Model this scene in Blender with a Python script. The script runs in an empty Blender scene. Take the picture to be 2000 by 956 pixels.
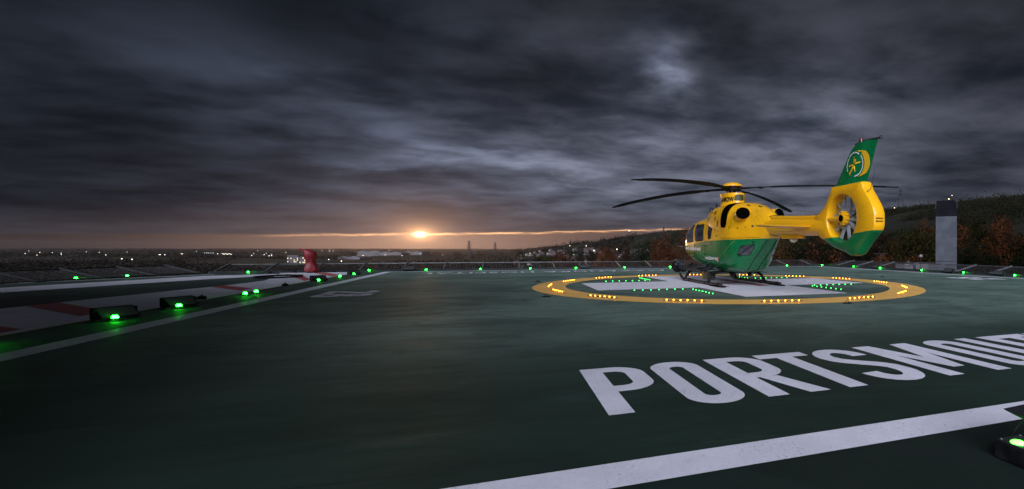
import bpy, bmesh, math, random
from mathutils import Vector, Matrix
R = math.radians
random.seed(7)
sc = bpy.context.scene
COL = sc.collection

# ------------------------------------------------------------------ camera
CAMH = 1.17
cam = bpy.data.cameras.new("camera"); camo = bpy.data.objects.new("camera", cam); COL.objects.link(camo)
camo.location = (0, 0, CAMH)
camo.rotation_euler = (R(90), 0.0, 0.0)
camo.rotation_euler = (Matrix.Rotation(R(90), 4, 'X') @ Matrix.Rotation(0.0023, 4, 'Z')).to_euler()
cam.sensor_width = 36; cam.lens = 994.08 / 2000 * 36
cam.shift_x = -(1355.93 - 1000) / 2000
cam.shift_y = (484.56 - 478) / 2000
cam.clip_start = 0.05; cam.clip_end = 60000
sc.camera = camo
sc.view_settings.view_transform = 'Standard'; sc.view_settings.look = 'None'
sc.view_settings.exposure = 0.0; sc.view_settings.gamma = 1.0
sc.cycles.use_denoising = True
sc.cycles.sample_clamp_indirect = 4.0
sc.cycles.max_bounces = 5; sc.cycles.diffuse_bounces = 2; sc.cycles.glossy_bounces = 3
sc.cycles.transmission_bounces = 4; sc.cycles.volume_bounces = 0; sc.cycles.transparent_max_bounces = 8
sc.cycles.caustics_reflective = False; sc.cycles.caustics_refractive = False

# ------------------------------------------------------------------ node helper
class NT:
    def __init__(s, tree): s.t = tree
    def n(s, typ, **kw):
        nd = s.t.nodes.new(typ)
        for k, v in kw.items(): setattr(nd, k, v)
        return nd
    def put(s, sock, v):
        if isinstance(v, (int, float)): sock.default_value = v
        elif isinstance(v, tuple):
            sock.default_value = v if len(v) == len(sock.default_value) else (*v, 1)
        else: s.t.links.new(v, sock)
    def m(s, op, a, b=0.0, c=0.0, clamp=False):
        nd = s.n('ShaderNodeMath', operation=op, use_clamp=clamp)
        s.put(nd.inputs[0], a); s.put(nd.inputs[1], b); s.put(nd.inputs[2], c)
        return nd.outputs[0]
    def add(s, a, b): return s.m('ADD', a, b)
    def sub(s, a, b): return s.m('SUBTRACT', a, b)
    def mul(s, a, b): return s.m('MULTIPLY', a, b)
    def div(s, a, b): return s.m('DIVIDE', a, b)
    def mr(s, v, a, b, c=0.0, d=1.0, smooth=True):
        nd = s.n('ShaderNodeMapRange', interpolation_type='SMOOTHSTEP' if smooth else 'LINEAR')
        s.put(nd.inputs['Value'], v)
        for k, x in (('From Min', a), ('From Max', b), ('To Min', c), ('To Max', d)): s.put(nd.inputs[k], x)
        return nd.outputs[0]
    def mix(s, f, a, b, typ='MIX'):
        nd = s.n('ShaderNodeMix', data_type='RGBA', blend_type=typ)
        s.put(nd.inputs[0], f); s.put(nd.inputs[6], a); s.put(nd.inputs[7], b)
        return nd.outputs[2]
    def vec(s, x, y, z):
        nd = s.n('ShaderNodeCombineXYZ')
        for i, v in enumerate((x, y, z)): s.put(nd.inputs[i], v)
        return nd.outputs[0]
    def sep(s, v):
        nd = s.n('ShaderNodeSeparateXYZ'); s.t.links.new(v, nd.inputs[0]); return nd.outputs
    def noise(s, v, scale, detail=4, rough=.55, dist=0.0):
        nd = s.n('ShaderNodeTexNoise')
        if v is not None: s.t.links.new(v, nd.inputs['Vector'])
        nd.inputs['Scale'].default_value = scale; nd.inputs['Detail'].default_value = detail
        nd.inputs['Roughness'].default_value = rough; nd.inputs['Distortion'].default_value = dist
        return nd.outputs[0]
    def gauss(s, d, w):   # exp(-(d/w)^2)
        q = s.div(d, w); return s.m('EXPONENT', s.mul(s.mul(q, q), -1.0))
    def cscale(s, col, f):
        nd = s.n('ShaderNodeVectorMath', operation='SCALE')
        s.put(nd.inputs[0], col) if not isinstance(col, tuple) else setattr(nd.inputs[0], 'default_value', col)
        s.put(nd.inputs['Scale'], f); return nd.outputs[0]
    def vadd(s, a, b):
        nd = s.n('ShaderNodeVectorMath', operation='ADD'); s.put(nd.inputs[0], a); s.put(nd.inputs[1], b); return nd.outputs[0]

# ------------------------------------------------------------------ world: dusk overcast sky
SUN_AZ, SUN_EL = -0.494, 0.0222
FILL = 12.0
w = bpy.data.worlds.new("World"); sc.world = w; w.use_nodes = True
w.node_tree.nodes.clear()
T = NT(w.node_tree)
tc = T.n('ShaderNodeTexCoord').outputs['Generated']
x, y, z = T.sep(tc)[:3]
az = T.m('ARCTAN2', x, y)
hor = T.m('SQRT', T.add(T.mul(x, x), T.mul(y, y)))
el = T.m('ARCTAN2', z, hor)
zz = T.add(T.m('MAXIMUM', z, 0.0), 0.13)
pv = T.vec(T.div(x, zz), T.mul(T.div(y, zz), 1.0), 0.0)
rot = T.n('ShaderNodeVectorRotate', rotation_type='Z_AXIS'); rot.inputs['Angle'].default_value = R(-14)
w.node_tree.links.new(pv, rot.inputs['Vector'])
mp = T.n('ShaderNodeMapping'); w.node_tree.links.new(rot.outputs[0], mp.inputs['Vector'])
mp.inputs['Scale'].default_value = (1.0, 1.25, 1.0); mp.inputs['Location'].default_value = (3.1, 1.7, 0)
cv = mp.outputs[0]
n1 = T.noise(cv, 0.75, 3, .5, .3)
n2 = T.noise(cv, 1.8, 5, .50, .25)
n3 = T.noise(cv, 5.2, 6, .62, .3)
cl = T.add(T.add(T.mul(n1, .40), T.mul(n2, .42)), T.mul(n3, .20))
cl = T.mr(cl, .36, .68)
azr = T.mr(az, -.98, -.12, 0.10, 1.0)            # darker toward the left of the view
azr = T.mul(azr, T.mr(az, .22, .60, 1.0, .52))
elr = T.mul(T.mr(el, .12, .46, 1.0, .34), 1.0)
env = T.mul(T.add(azr, .10), elr)
dark = (.027, .034, .052); lite = (.150, .162, .215)
ccol = T.mix(cl, dark, lite)
# broad thick and thin places in the cloud deck: (azimuth, elevation, half sizes, slope, strength)
lobes = [(-.086, .358, .060, .052, 0, 3.2), (-.40, .168, .150, .030, -.10, .8), (-.565, .135, .055, .012, 0, .7), (-.125, .236, .115, .042, -.2, .5), (.240, .258, .150, .050, .2, .5), (-.25, .158, .140, .026, -.15, .55),
         (-.58, .232, .110, .034, -.3, .5), (-.78, .255, .100, .05, 0, .30), (.10, .17, .20, .05, 0, .25), (-.62, .335, .13, .065, -.3, -.5), (-.34, .305, .22, .055, -.18, -.42), (-.52, .213, .12, .022, -.25, -.40),
         (.49, .13, .10, .05, 0, -.35), (-.81, .11, .16, .07, 0, -.28), (.09, .37, .12, .05, .1, -.30), (.38, .33, .10, .05, 0, -.25), (-.25, .45, .35, .05, 0, -.35)]
gain = 1.0; rag = T.mr(n2, .32, .66, .35, 1.5)
for la, le, wa, we, sl_p, amp in lobes:
    da = T.add(T.sub(az, la), T.mul(T.sub(n1, .5), .22)); de_ = T.add(T.sub(T.sub(el, le), T.mul(da, sl_p)), T.mul(T.sub(n2, .5), .075))
    g_ = T.mul(T.gauss(da, wa), T.gauss(de_, we)); gain = T.add(gain, T.mul(T.mul(g_, amp), rag if amp > 0 else 1.0))
ccol = T.cscale(ccol, T.m('MAXIMUM', gain, .25))
ccol = T.cscale(ccol, T.mul(env, .92))
ccol = T.mix(T.mr(az, -.15, -.75), ccol, T.mix(1.0, ccol, (.84, .99, 1.10), 'MULTIPLY'))
# low haze band under the cloud deck, lit by the sun
els = T.add(T.add(.0378, T.mul(az, .037)), T.mul(T.mul(az, az), .012))
els = T.add(els, T.mul(T.sub(T.noise(T.vec(T.mul(az, 6.0), 0.0, 0.0), 3.0, 5), .5), .0065))
sund = T.sub(az, SUN_AZ)
near = T.gauss(sund, .31)
low = T.mix(near, (.040, .026, .022), (.33, .20, .15))
low = T.mix(T.mr(az, -.25, .15), low, (.235, .178, .195))
low = T.cscale(low, T.mr(az, -.95, -.60, .45, 1.0))
lowf = T.mr(T.sub(el, els), -.002, .028, 1.0, 0.0)
lowtop = T.mix(near, (.030, .029, .034), (.115, .090, .10))
lowtop = T.mix(T.mr(az, -.25, .10), lowtop, (.125, .112, .135))
scol = T.mix(T.mr(T.sub(el, els), .0, T.add(.035, T.mul(near, .06)), .9, 0.0), ccol, T.cscale(lowtop, T.add(.75, T.mul(cl, .5))))
scol = T.mix(T.mr(T.sub(el, els), -.002, .004, 1.0, 0.0), scol, low)
stripe = T.mul(T.gauss(T.sub(el, els), .0017), T.mul(T.mr(az, -.74, -.56), T.mr(az, .05, .2, 1.0, 0.0)))
stripe = T.mul(stripe, T.mr(T.noise(T.vec(T.mul(az, 14.0), T.mul(el, 200.0), 0.0), 1.3, 5), .36, .62, .12, 1.15))
stripe = T.mul(stripe, T.mul(T.gauss(sund, .75), 1.0))
scol = T.vadd(scol, T.cscale((1.0, .50, .20), T.mul(stripe, 1.25)))
# sun core and glow
de = T.sub(el, SUN_EL)
r2 = T.m('SQRT', T.add(T.mul(sund, sund), T.mul(T.mul(de, de), 3.6)))
r3 = T.m('SQRT', T.add(T.mul(sund, sund), T.mul(T.mul(de, de), 3.2)))
scol = T.vadd(scol, T.cscale((1.0, .80, .50), T.mul(T.gauss(r2, .0062), 6.0)))
scol = T.vadd(scol, T.cscale((1.0, .50, .20), T.add(T.mul(T.m('EXPONENT', T.mul(r3, -34.0)), .75), T.mul(T.m('EXPONENT', T.mul(r3, -95.0)), 2.6))))
scol = T.vadd(scol, T.cscale((.30, .17, .15), T.mul(T.m('EXPONENT', T.mul(r3, -9.0)), .24)))
# fill light added to the sky: strong patch behind the camera, faint one overhead
CAZ = R(190)
qd = T.div(T.add(T.mul(x, math.sin(CAZ)), T.mul(y, math.cos(CAZ))), T.m('MAXIMUM', hor, .001))
back = T.mr(qd, .62, .93)
back = T.mul(back, T.mul(T.mr(el, .06, .22), T.mr(el, .50, .95, 1.0, .0)))
patch = T.cscale((.80, .84, 1.0), T.mul(back, T.mul(T.mr(n2, .38, .62, .45, 1.5), FILL)))
zen = T.mul(T.mr(el, .70, 1.3), .05)
scol = T.vadd(T.vadd(scol, patch), T.cscale((.8, .84, 1.0), zen))
# physical sky adds its faint dusk blue on top
sky = T.n('ShaderNodeTexSky', sky_type='NISHITA', sun_disc=False, sun_elevation=SUN_EL, sun_rotation=SUN_AZ)
scol = T.vadd(scol, T.cscale(sky.outputs[0], .0001))
scol = T.mix(T.mr(el, -.01, -.002), (.02, .02, .022), scol)
bg = T.n('ShaderNodeBackground'); T.put(bg.inputs[0], scol); bg.inputs[1].default_value = 1.0
wo = T.n('ShaderNodeOutputWorld'); w.node_tree.links.new(bg.outputs[0], wo.inputs[0])

sl = bpy.data.lights.new("sun", 'SUN'); sl.energy = 0.16; sl.angle = R(3.0); sl.color = (1.0, .56, .28)
slo = bpy.data.objects.new("sun", sl); COL.objects.link(slo)
sd = Vector((math.sin(SUN_AZ) * math.cos(SUN_EL), math.cos(SUN_AZ) * math.cos(SUN_EL), math.sin(SUN_EL)))
slo.rotation_euler = sd.to_track_quat('Z', 'Y').to_euler()

# ------------------------------------------------------------------ materials
def mat(name, col, rough=.5, metal=0.0, spec=.5, emit=None, es=0.0, coat=0.0):
    m = bpy.data.materials.new(name); m.use_nodes = True
    b = m.node_tree.nodes['Principled BSDF']
    b.inputs['Base Color'].default_value = (*col, 1); b.inputs['Roughness'].default_value = rough
    b.inputs['Metallic'].default_value = metal; b.inputs['Specular IOR Level'].default_value = spec
    b.inputs['Coat Weight'].default_value = coat; b.inputs['Coat Roughness'].default_value = .06
    if emit: b.inputs['Emission Color'].default_value = (*emit, 1); b.inputs['Emission Strength'].default_value = es
    return m
def varied(name, c1, c2, scale=3, rough=.5, detail=5, metal=0.0, spec=.5, coat=0.0, stretch=(1, 1, 1), bump=0.0, rr=.1, world=False, lo=.35, hi=.65):
    m = mat(name, c1, rough, metal, spec, coat=coat); t = NT(m.node_tree); b = m.node_tree.nodes['Principled BSDF']
    if world: src = t.n('ShaderNodeNewGeometry').outputs['Position']
    else: src = t.n('ShaderNodeTexCoord').outputs['Object']
    mp = t.n('ShaderNodeMapping'); m.node_tree.links.new(src, mp.inputs['Vector']); mp.inputs['Scale'].default_value = stretch
    nz = t.noise(mp.outputs[0], scale, detail, .6)
    f = t.mr(nz, lo, hi)
    t.put(b.inputs['Base Color'], t.mix(f, c1, c2))
    t.put(b.inputs['Roughness'], t.add(rough - rr / 2, t.mul(f, rr)))
    if bump:
        bp = t.n('ShaderNodeBump'); bp.inputs['Strength'].default_value = bump; bp.inputs['Distance'].default_value = .02
        t.put(bp.inputs['Height'], t.noise(mp.outputs[0], scale * 6, 4)); m.node_tree.links.new(bp.outputs[0], b.inputs['Normal'])
    return m

A = 0.36728
U = Vector((math.cos(A), math.sin(A), 0)); V = Vector((-math.sin(A), math.cos(A), 0))
def D(s, t, z=0.0): return U * s + V * t + Vector((0, 0, z))

def deck_mat():
    m = mat('deck_green', (.02, .045, .035), .45); t = NT(m.node_tree); b = m.node_tree.nodes['Principled BSDF']
    pos = t.n('ShaderNodeNewGeometry').outputs['Position']
    rt = t.n('ShaderNodeVectorRotate', rotation_type='Z_AXIS'); rt.inputs['Angle'].default_value = -A + R(4)
    m.node_tree.links.new(pos, rt.inputs['Vector'])
    def mapped(sc_):
        mp = t.n('ShaderNodeMapping'); m.node_tree.links.new(rt.outputs[0], mp.inputs['Vector']); mp.inputs['Scale'].default_value = sc_
        return mp.outputs[0]
    big = t.noise(mapped((.35, .8, 1)), .8, 5, .6, .6)
    st = t.noise(mapped((.7, 2.2, 1)), .9, 7, .68, .7)
    fine = t.noise(mapped((1, 1, 1)), 60, 3, .6)
    f = t.mr(t.add(t.mul(big, .5), t.mul(st, .5)), .38, .62)
    col = t.mix(f, (.0040, .0165, .0100), (.0110, .0300, .0200))
    col = t.mix(t.mr(st, .56, .70, 0, .55), col, (.026, .042, .036))
    # pale sheen of the mid-deck put into the base colour, in cloudy patches
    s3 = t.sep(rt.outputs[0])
    sheen_zone = t.mul(t.mr(s3[1], 4.0, 9.5), t.mr(s3[1], 31.0, 25.0))
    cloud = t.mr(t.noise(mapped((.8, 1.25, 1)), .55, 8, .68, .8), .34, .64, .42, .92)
    col = t.mix(t.mul(sheen_zone, t.mul(cloud, .90)), col, (.165, .245, .20))
    blot = t.mr(t.noise(mapped((1, 1.2, 1)), 1.6, 8, .72, 1.5), .52, .66)
    col = t.mix(t.mul(blot, .42), col, (.010, .020, .015))
    sc1 = t.mr(t.noise(mapped((.22, 5.0, 1)), 1.0, 6, .7, .8), .60, .68)
    col = t.mix(t.mul(sc1, .45), col, (.008, .015, .012))
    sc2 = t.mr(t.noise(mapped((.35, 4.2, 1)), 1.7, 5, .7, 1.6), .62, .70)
    col = t.mix(t.mul(sc2, t.mul(sheen_zone, .40)), col, (.11, .14, .13))
    def dotp(v_):
        nd = t.n('ShaderNodeVectorMath', operation='DOT_PRODUCT'); m.node_tree.links.new(pos, nd.inputs[0]); nd.inputs[1].default_value = v_; return nd.outputs['Value']
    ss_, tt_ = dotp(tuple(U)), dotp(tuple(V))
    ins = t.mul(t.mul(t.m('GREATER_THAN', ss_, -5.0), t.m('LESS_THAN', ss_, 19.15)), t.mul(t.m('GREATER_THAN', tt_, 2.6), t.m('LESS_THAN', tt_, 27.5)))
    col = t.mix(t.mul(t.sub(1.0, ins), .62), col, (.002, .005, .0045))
    # board joints between coating passes
    jt = t.m('ABSOLUTE', t.sub(t.m('FRACT', t.div(t.add(s3[1], 100.0), 1.41)), .5))
    col = t.mix(t.mul(t.mr(jt, .4915, .4975), .6), col, (.003, .008, .006))
    jl = t.m('ABSOLUTE', t.sub(t.m('FRACT', t.div(t.add(ss_, 100.7), 6.1)), .5))
    col = t.mix(t.mul(t.mr(jl, .4975, .4992), .45), col, (.003, .008, .006))
    patchy = t.m('GREATER_THAN', t.noise(mapped((.5, .5, 1)), .9, 0, .5), .60)
    col = t.mix(t.mul(patchy, .22), col, (.012, .030, .022))
    col = t.mix(t.mr(fine, .45, .75, 0, .5), col, (.004, .010, .007))
    grit = t.mr(t.noise(mapped((1, 1, 1)), 210, 2, .6), .66, .74)
    col = t.mix(t.mul(grit, .35), col, (.10, .12, .11))
    t.put(b.inputs['Base Color'], col)
    t.put(b.inputs['Roughness'], t.add(.56, t.add(t.mul(t.sub(st, .5), -.45), t.mul(big, .22))))
    b.inputs['Specular IOR Level'].default_value = .32
    bp = t.n('ShaderNodeBump'); bp.inputs['Strength'].default_value = .25; bp.inputs['Distance'].default_value = .004
    t.put(bp.inputs['Height'], t.add(fine, t.mul(st, 2.0))); m.node_tree.links.new(bp.outputs[0], b.inputs['Normal'])
    return m
def paint(name, c, dirt=.72, rough=.5):
    m = mat(name, c, rough); t = NT(m.node_tree); b = m.node_tree.nodes['Principled BSDF']
    pos = t.n('ShaderNodeNewGeometry').outputs['Position']
    n_a = t.noise(pos, 1.3, 6, .65, .3); n_b = t.noise(pos, 34, 4, .7)
    f = t.mr(t.add(t.mul(n_a, .7), t.mul(n_b, .3)), .42, .64)
    d = tuple(v * dirt for v in c)
    col = t.mix(f, d, c)
    scuff = t.mr(t.noise(pos, 5.5, 8, .75, 1.2), .57, .70)
    col = t.mix(t.mul(scuff, .45), col, tuple(v * .5 for v in c))
    wear = t.mul(t.mr(t.noise(pos, 48, 5, .8), .56, .64), t.mr(t.noise(pos, 1.9, 4, .6), .40, .62))
    col = t.mix(t.mul(wear, .75), col, (.02, .035, .03))
    t.put(b.inputs['Base Color'], col); t.put(b.inputs['Roughness'], t.add(rough, t.mul(t.sub(n_b, .5), .2)))
    bp = t.n('ShaderNodeBump'); bp.inputs['Strength'].default_value = .2; bp.inputs['Distance'].default_value = .003
    t.put(bp.inputs['Height'], n_b); m.node_tree.links.new(bp.outputs[0], b.inputs['Normal'])
    return m

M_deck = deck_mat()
M_white = paint('line_white', (.72, .71, .78), .85)
M_yring = paint('ring_yellow', (.95, .54, .13), .88)
M_red = paint('paint_red', (.42, .075, .07), .8)
M_ylw = paint('paint_yellow', (.5, .45, .06), .8)
M_black = varied('black_plastic', (.005, .005, .006), (.013, .013, .014), 8, .55, spec=.12)
M_steel = varied('galvanised', (.15, .155, .165), (.21, .215, .23), 6, .42, metal=.6)
M_dkmet = varied('dark_metal', (.016, .017, .019), (.034, .035, .037), 8, .5, metal=.1, spec=.25)
M_gun = varied('gunmetal', (.022, .022, .024), (.075, .075, .08), 10, .38, metal=.6)
M_net = mat('net_wire', (.05, .048, .05), .5, .3)
M_concrete = varied('concrete', (.20, .20, .20), (.28, .28, .27), 1.0, .8)
M_glass = varied('dark_glass', (.010, .012, .014), (.045, .05, .06), 3.2, .05, spec=.9, coat=.6, rr=.02)
M_seal = mat('rubber_seal', (.006, .006, .006), .7, spec=.1)
M_rub = mat('black_gap', (.002, .002, .002), .9, spec=.0)
M_cover = varied('red_cover', (.15, .002, .008), (.22, .004, .012), 4, .5)
M_glow_g = mat('green_lamp', (.05, .5, .1), .3, emit=(.010, 1.0, .022), es=60)
M_glow_core = mat('green_lamp_core', (.3, 1, .3), .3, emit=(.07, 1.0, .035), es=9)
M_led_y = mat('amber_led', (.8, .4, .1), .3, emit=(1.0, .22, .010), es=44)
M_led_g = mat('green_led', (.1, .8, .3), .3, emit=(.035, 1.0, .08), es=10)

def heli_paint():
    m = mat('heli_paint', (.8, .42, .01), .28, spec=.35, coat=.22); t = NT(m.node_tree); b = m.node_tree.nodes['Principled BSDF']
    oc = t.n('ShaderNodeTexCoord').outputs['Object']; X, Y, Z = t.sep(oc)[:3]
    zl = t.add(t.mr(X, -2.8, .25, 1.43, 1.39, smooth=False), t.mr(X, .25, 3.1, 0, -.16, smooth=False))
    grn = t.m('LESS_THAN', Z, zl)
    zb = t.add(.46, t.mul(X, .125))
    bel = t.mul(t.m('LESS_THAN', Z, zb), t.m('GREATER_THAN', X, .15))
    zt2 = t.add(1.4, t.mul(t.add(X, 5.6), -.09))              # green underside of the fan shroud
    gt = t.mul(t.m('LESS_THAN', Z, zt2), t.m('LESS_THAN', X, -4.9))
    zf = t.add(2.53, t.mul(t.add(X, 6.0), -.012))
    gf = t.mul(t.m('GREATER_THAN', Z, zf), t.m('LESS_THAN', X, -4.9))
    front = t.mul(grn, t.m('GREATER_THAN', X, -4.9))
    g = t.m('MAXIMUM', front, t.m('MAXIMUM', gt, gf))
    nz = t.noise(oc, 2.5, 6, .6)
    yel = t.mix(t.mr(nz, .35, .7), (.90, .46, .008), (.84, .40, .007))
    grc = t.mix(t.mr(nz, .35, .7), (.004, .185, .052), (.003, .145, .042))
    col = t.mix(g, yel, grc)
    col = t.mix(bel, col, (.50, .53, .54))
    # soot behind the exhausts, grime low on the belly
    dx_ = t.div(t.sub(X, -2.35), .42); dy_ = t.div(t.sub(t.m('ABSOLUTE', Y), .36), .26); dz_ = t.div(t.sub(Z, 2.22), .26)
    so = t.m('EXPONENT', t.mul(t.add(t.mul(dx_, dx_), t.add(t.mul(dy_, dy_), t.mul(dz_, dz_))), -1.0))
    col = t.mix(t.mul(so, t.mr(t.noise(oc, 7, 5, .7), .3, .7, .12, .5)), col, (.05, .035, .02))
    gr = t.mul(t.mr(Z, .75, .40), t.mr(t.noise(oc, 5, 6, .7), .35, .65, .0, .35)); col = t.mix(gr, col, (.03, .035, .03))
    t.put(b.inputs['Base Color'], col); t.put(b.inputs['Roughness'], t.add(.20, t.mul(nz, .16)))
    return m
M_heli = heli_paint()
M_hyel = mat('yellow_paint', (.87, .43, .008), .3, spec=.35, coat=.22)
M_hdec = mat('decal_yellow', (.85, .50, .02), .4)
M_hwhite = mat('decal_white', (.75, .78, .76), .4)
M_hblack = mat('decal_black', (.01, .01, .01), .4)
M_hred = mat('decal_red', (.6, .10, .03), .4)
M_blade = varied('rotor_blade_grey', (.007, .008, .009), (.016, .018, .019), 3, .6, spec=.06)
M_fan = varied('fan_blade_grey', (.30, .33, .36), (.38, .41, .44), 5, .35)

# ------------------------------------------------------------------ mesh helpers
def mk(name, vs, fs, m, parent=None, smooth=False):
    me = bpy.data.meshes.new(name); me.from_pydata([tuple(v) for v in vs], [], fs); me.update()
    for mm in (m if isinstance(m, (list, tuple)) else [m]): me.materials.append(mm)
    if smooth:
        for p in me.polygons: p.use_smooth = True
    o = bpy.data.objects.new(name, me); COL.objects.link(o)
    if parent: o.parent = parent
    return o
def sharp(o, ang=35):
    me = o.data; bm = bmesh.new(); bm.from_mesh(me)
    for e in bm.edges:
        if len(e.link_faces) == 2 and e.calc_face_angle(0) > R(ang): e.smooth = False
    bm.to_mesh(me); bm.free()
    for p in me.polygons: p.use_smooth = True
    return o
def fixn(o):
    bm = bmesh.new(); bm.from_mesh(o.data); bmesh.ops.remove_doubles(bm, verts=bm.verts, dist=1e-5)
    bmesh.ops.recalc_face_normals(bm, faces=bm.faces); bm.to_mesh(o.data); bm.free(); return o
def bevel(o, wd, seg=2):
    md = o.modifiers.new('b', 'BEVEL'); md.width = wd; md.segments = seg; md.limit_method = 'ANGLE'; md.angle_limit = R(40); return o
class MB:
    def __init__(s): s.v = []; s.f = []
    def addm(s, vs, fs):
        n = len(s.v); s.v += [Vector(v) for v in vs]; s.f += [tuple(i + n for i in f) for f in fs]; return s
    def box(s, c, sz, rot=None):
        c = Vector(c); hx, hy, hz = sz[0] / 2, sz[1] / 2, sz[2] / 2
        vs = [Vector((a * hx, b * hy, d * hz)) for a in (-1, 1) for b in (-1, 1) for d in (-1, 1)]
        if rot is not None: vs = [rot @ v for v in vs]
        vs = [v + c for v in vs]
        return s.addm(vs, [(0, 1, 3, 2), (4, 6, 7, 5), (0, 4, 5, 1), (2, 3, 7, 6), (0, 2, 6, 4), (1, 5, 7, 3)])
    def bar(s, p, q, wd, ht=None):
        p, q = Vector(p), Vector(q); ht = ht or wd; d = (q - p); L = d.length
        return s.box((p + q) / 2, (wd, ht, L), d.to_track_quat('Z', 'Y').to_matrix())
    def tube(s, pts, rad, n=10, cap=True):
        pts = [Vector(p) for p in pts]
        if not isinstance(rad, (list, tuple)): rad = [rad] * len(pts)
        vs, fs = [], []; up = None
        for i, p in enumerate(pts):
            d = (pts[min(i + 1, len(pts) - 1)] - pts[max(i - 1, 0)]).normalized()
            if up is None: up = Vector((0, 0, 1)) if abs(d.z) < .9 else Vector((1, 0, 0))
            a = d.cross(up).normalized(); b = a.cross(d).normalized(); up = b
            for k in range(n):
                t = 2 * math.pi * k / n; vs.append(p + (a * math.cos(t) + b * math.sin(t)) * rad[i])
        for i in range(len(pts) - 1):
            for k in range(n): fs.append((i * n + k, i * n + (k + 1) % n, (i + 1) * n + (k + 1) % n, (i + 1) * n + k))
        if cap: fs.append(tuple(range(n))[::-1]); fs.append(tuple((len(pts) - 1) * n + k for k in range(n)))
        return s.addm(vs, fs)
    def lathe(s, prof, n=20, c=(0, 0, 0), M=None):
        c = Vector(c); vs, fs = [], []
        for r, h in prof:
            for k in range(n):
                t = 2 * math.pi * k / n; v = Vector((r * math.cos(t), r * math.sin(t), h))
                vs.append((M @ v if M is not None else v) + c)
        for i in range(len(prof) - 1):
            for k in range(n): fs.append((i * n + k, i * n + (k + 1) % n, (i + 1) * n + (k + 1) % n, (i + 1) * n + k))
        fs.append(tuple(range(n))[::-1]); fs.append(tuple((len(prof) - 1) * n + k for k in range(n)))
        return s.addm(vs, fs)
    def prism(s, poly, z0, z1):
        n = len(poly); vs = [(p[0], p[1], z0) for p in poly] + [(p[0], p[1], z1) for p in poly]
        fs = [tuple(range(n))[::-1], tuple(range(n, 2 * n))] + [(i, (i + 1) % n, n + (i + 1) % n, n + i) for i in range(n)]
        return s.addm(vs, fs)
    def rings(s, rs, cap0=True, cap1=True):
        n = len(rs[0]); vs = [v for r in rs for v in r]; fs = []
        for i in range(len(rs) - 1):
            for k in range(n): fs.append((i * n + k, i * n + (k + 1) % n, (i + 1) * n + (k + 1) % n, (i + 1) * n + k))
        if cap0: fs.append(tuple(range(n))[::-1])
        if cap1: fs.append(tuple((len(rs) - 1) * n + k for k in range(n)))
        return s.addm(vs, fs)
    def build(s, name, m, parent=None, smooth=False, fix=True, bev=0):
        o = mk(name, s.v, s.f, m, parent)
        if fix: fixn(o)
        if smooth: sharp(o)
        if bev: bevel(o, bev)
        return o
def tag(o, label=None, cat=None, group=None, kind=None):
    if label: o['label'] = label
    if cat: o['category'] = cat
    if group: o['group'] = group
    if kind: o['kind'] = kind
    return o
def empty(name, loc=(0, 0, 0), rz=0.0):
    o = bpy.data.objects.new(name, None); COL.objects.link(o); o.location = loc; o.rotation_euler = (0, 0, rz); o.empty_display_size = .1
    return o
def copy_tree(o, parent=None):
    c = o.copy(); COL.objects.link(c); c.parent = parent
    for ch in [k for k in KIDS(o)]: copy_tree(ch, c)
    return c
def KIDS(o): return [k for k in bpy.data.objects if k.parent == o]
def kids_cached(o, cache={}):
    if o.name not in cache: cache[o.name] = KIDS(o)
    return cache[o.name]
def dup(o, parent=None):
    c = o.copy(); COL.objects.link(c); c.parent = parent
    for ch in kids_cached(o): dup(ch, c)
    return c
def curve2d(loops):
    cu = bpy.data.curves.new('tmp', 'CURVE'); cu.dimensions = '2D'; cu.fill_mode = 'BOTH'
    for lp in loops:
        sp = cu.splines.new('POLY'); sp.points.add(len(lp) - 1)
        for i, p in enumerate(lp): sp.points[i].co = (p[0], p[1], 0, 1)
        sp.use_cyclic_u = True
    return evalm(cu)
def evalm(cu):
    o = bpy.data.objects.new('tmp', cu); COL.objects.link(o)
    dg = bpy.context.evaluated_depsgraph_get(); me = bpy.data.meshes.new_from_object(o.evaluated_get(dg))
    vs = [v.co.copy() for v in me.vertices]; fs = [tuple(p.vertices) for p in me.polygons]
    bpy.data.objects.remove(o); bpy.data.meshes.remove(me)
    return vs, fs
def textm(s, size=1.0, off=0.0, sx=1.0, space=1.0, align='LEFT', shear=0.0):
    cu = bpy.data.curves.new('tmp', 'FONT'); cu.body = s; cu.size = size; cu.offset = off; cu.space_character = space; cu.align_x = align; cu.shear = shear
    cu.resolution_u = 3
    vs, fs = evalm(cu)
    return [Vector((v.x * sx, v.y, 0)) for v in vs], fs
def ribbon(pts, wd):
    pts = [Vector((p[0], p[1], 0)) for p in pts]; vs, fs = [], []
    for i, p in enumerate(pts):
        d = (pts[min(i + 1, len(pts) - 1)] - pts[max(i - 1, 0)]).normalized(); nrm = Vector((-d.y, d.x, 0))
        vs += [p + nrm * wd / 2, p - nrm * wd / 2]
    for i in range(len(pts) - 1): fs.append((2 * i, 2 * i + 1, 2 * i + 3, 2 * i + 2))
    return vs, fs
def arc(cx, cy, rx, ry, a0, a1, n=16): return [(cx + rx * math.cos(R(a0 + (a1 - a0) * i / n)), cy + ry * math.sin(R(a0 + (a1 - a0) * i / n))) for i in range(n + 1)]

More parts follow.
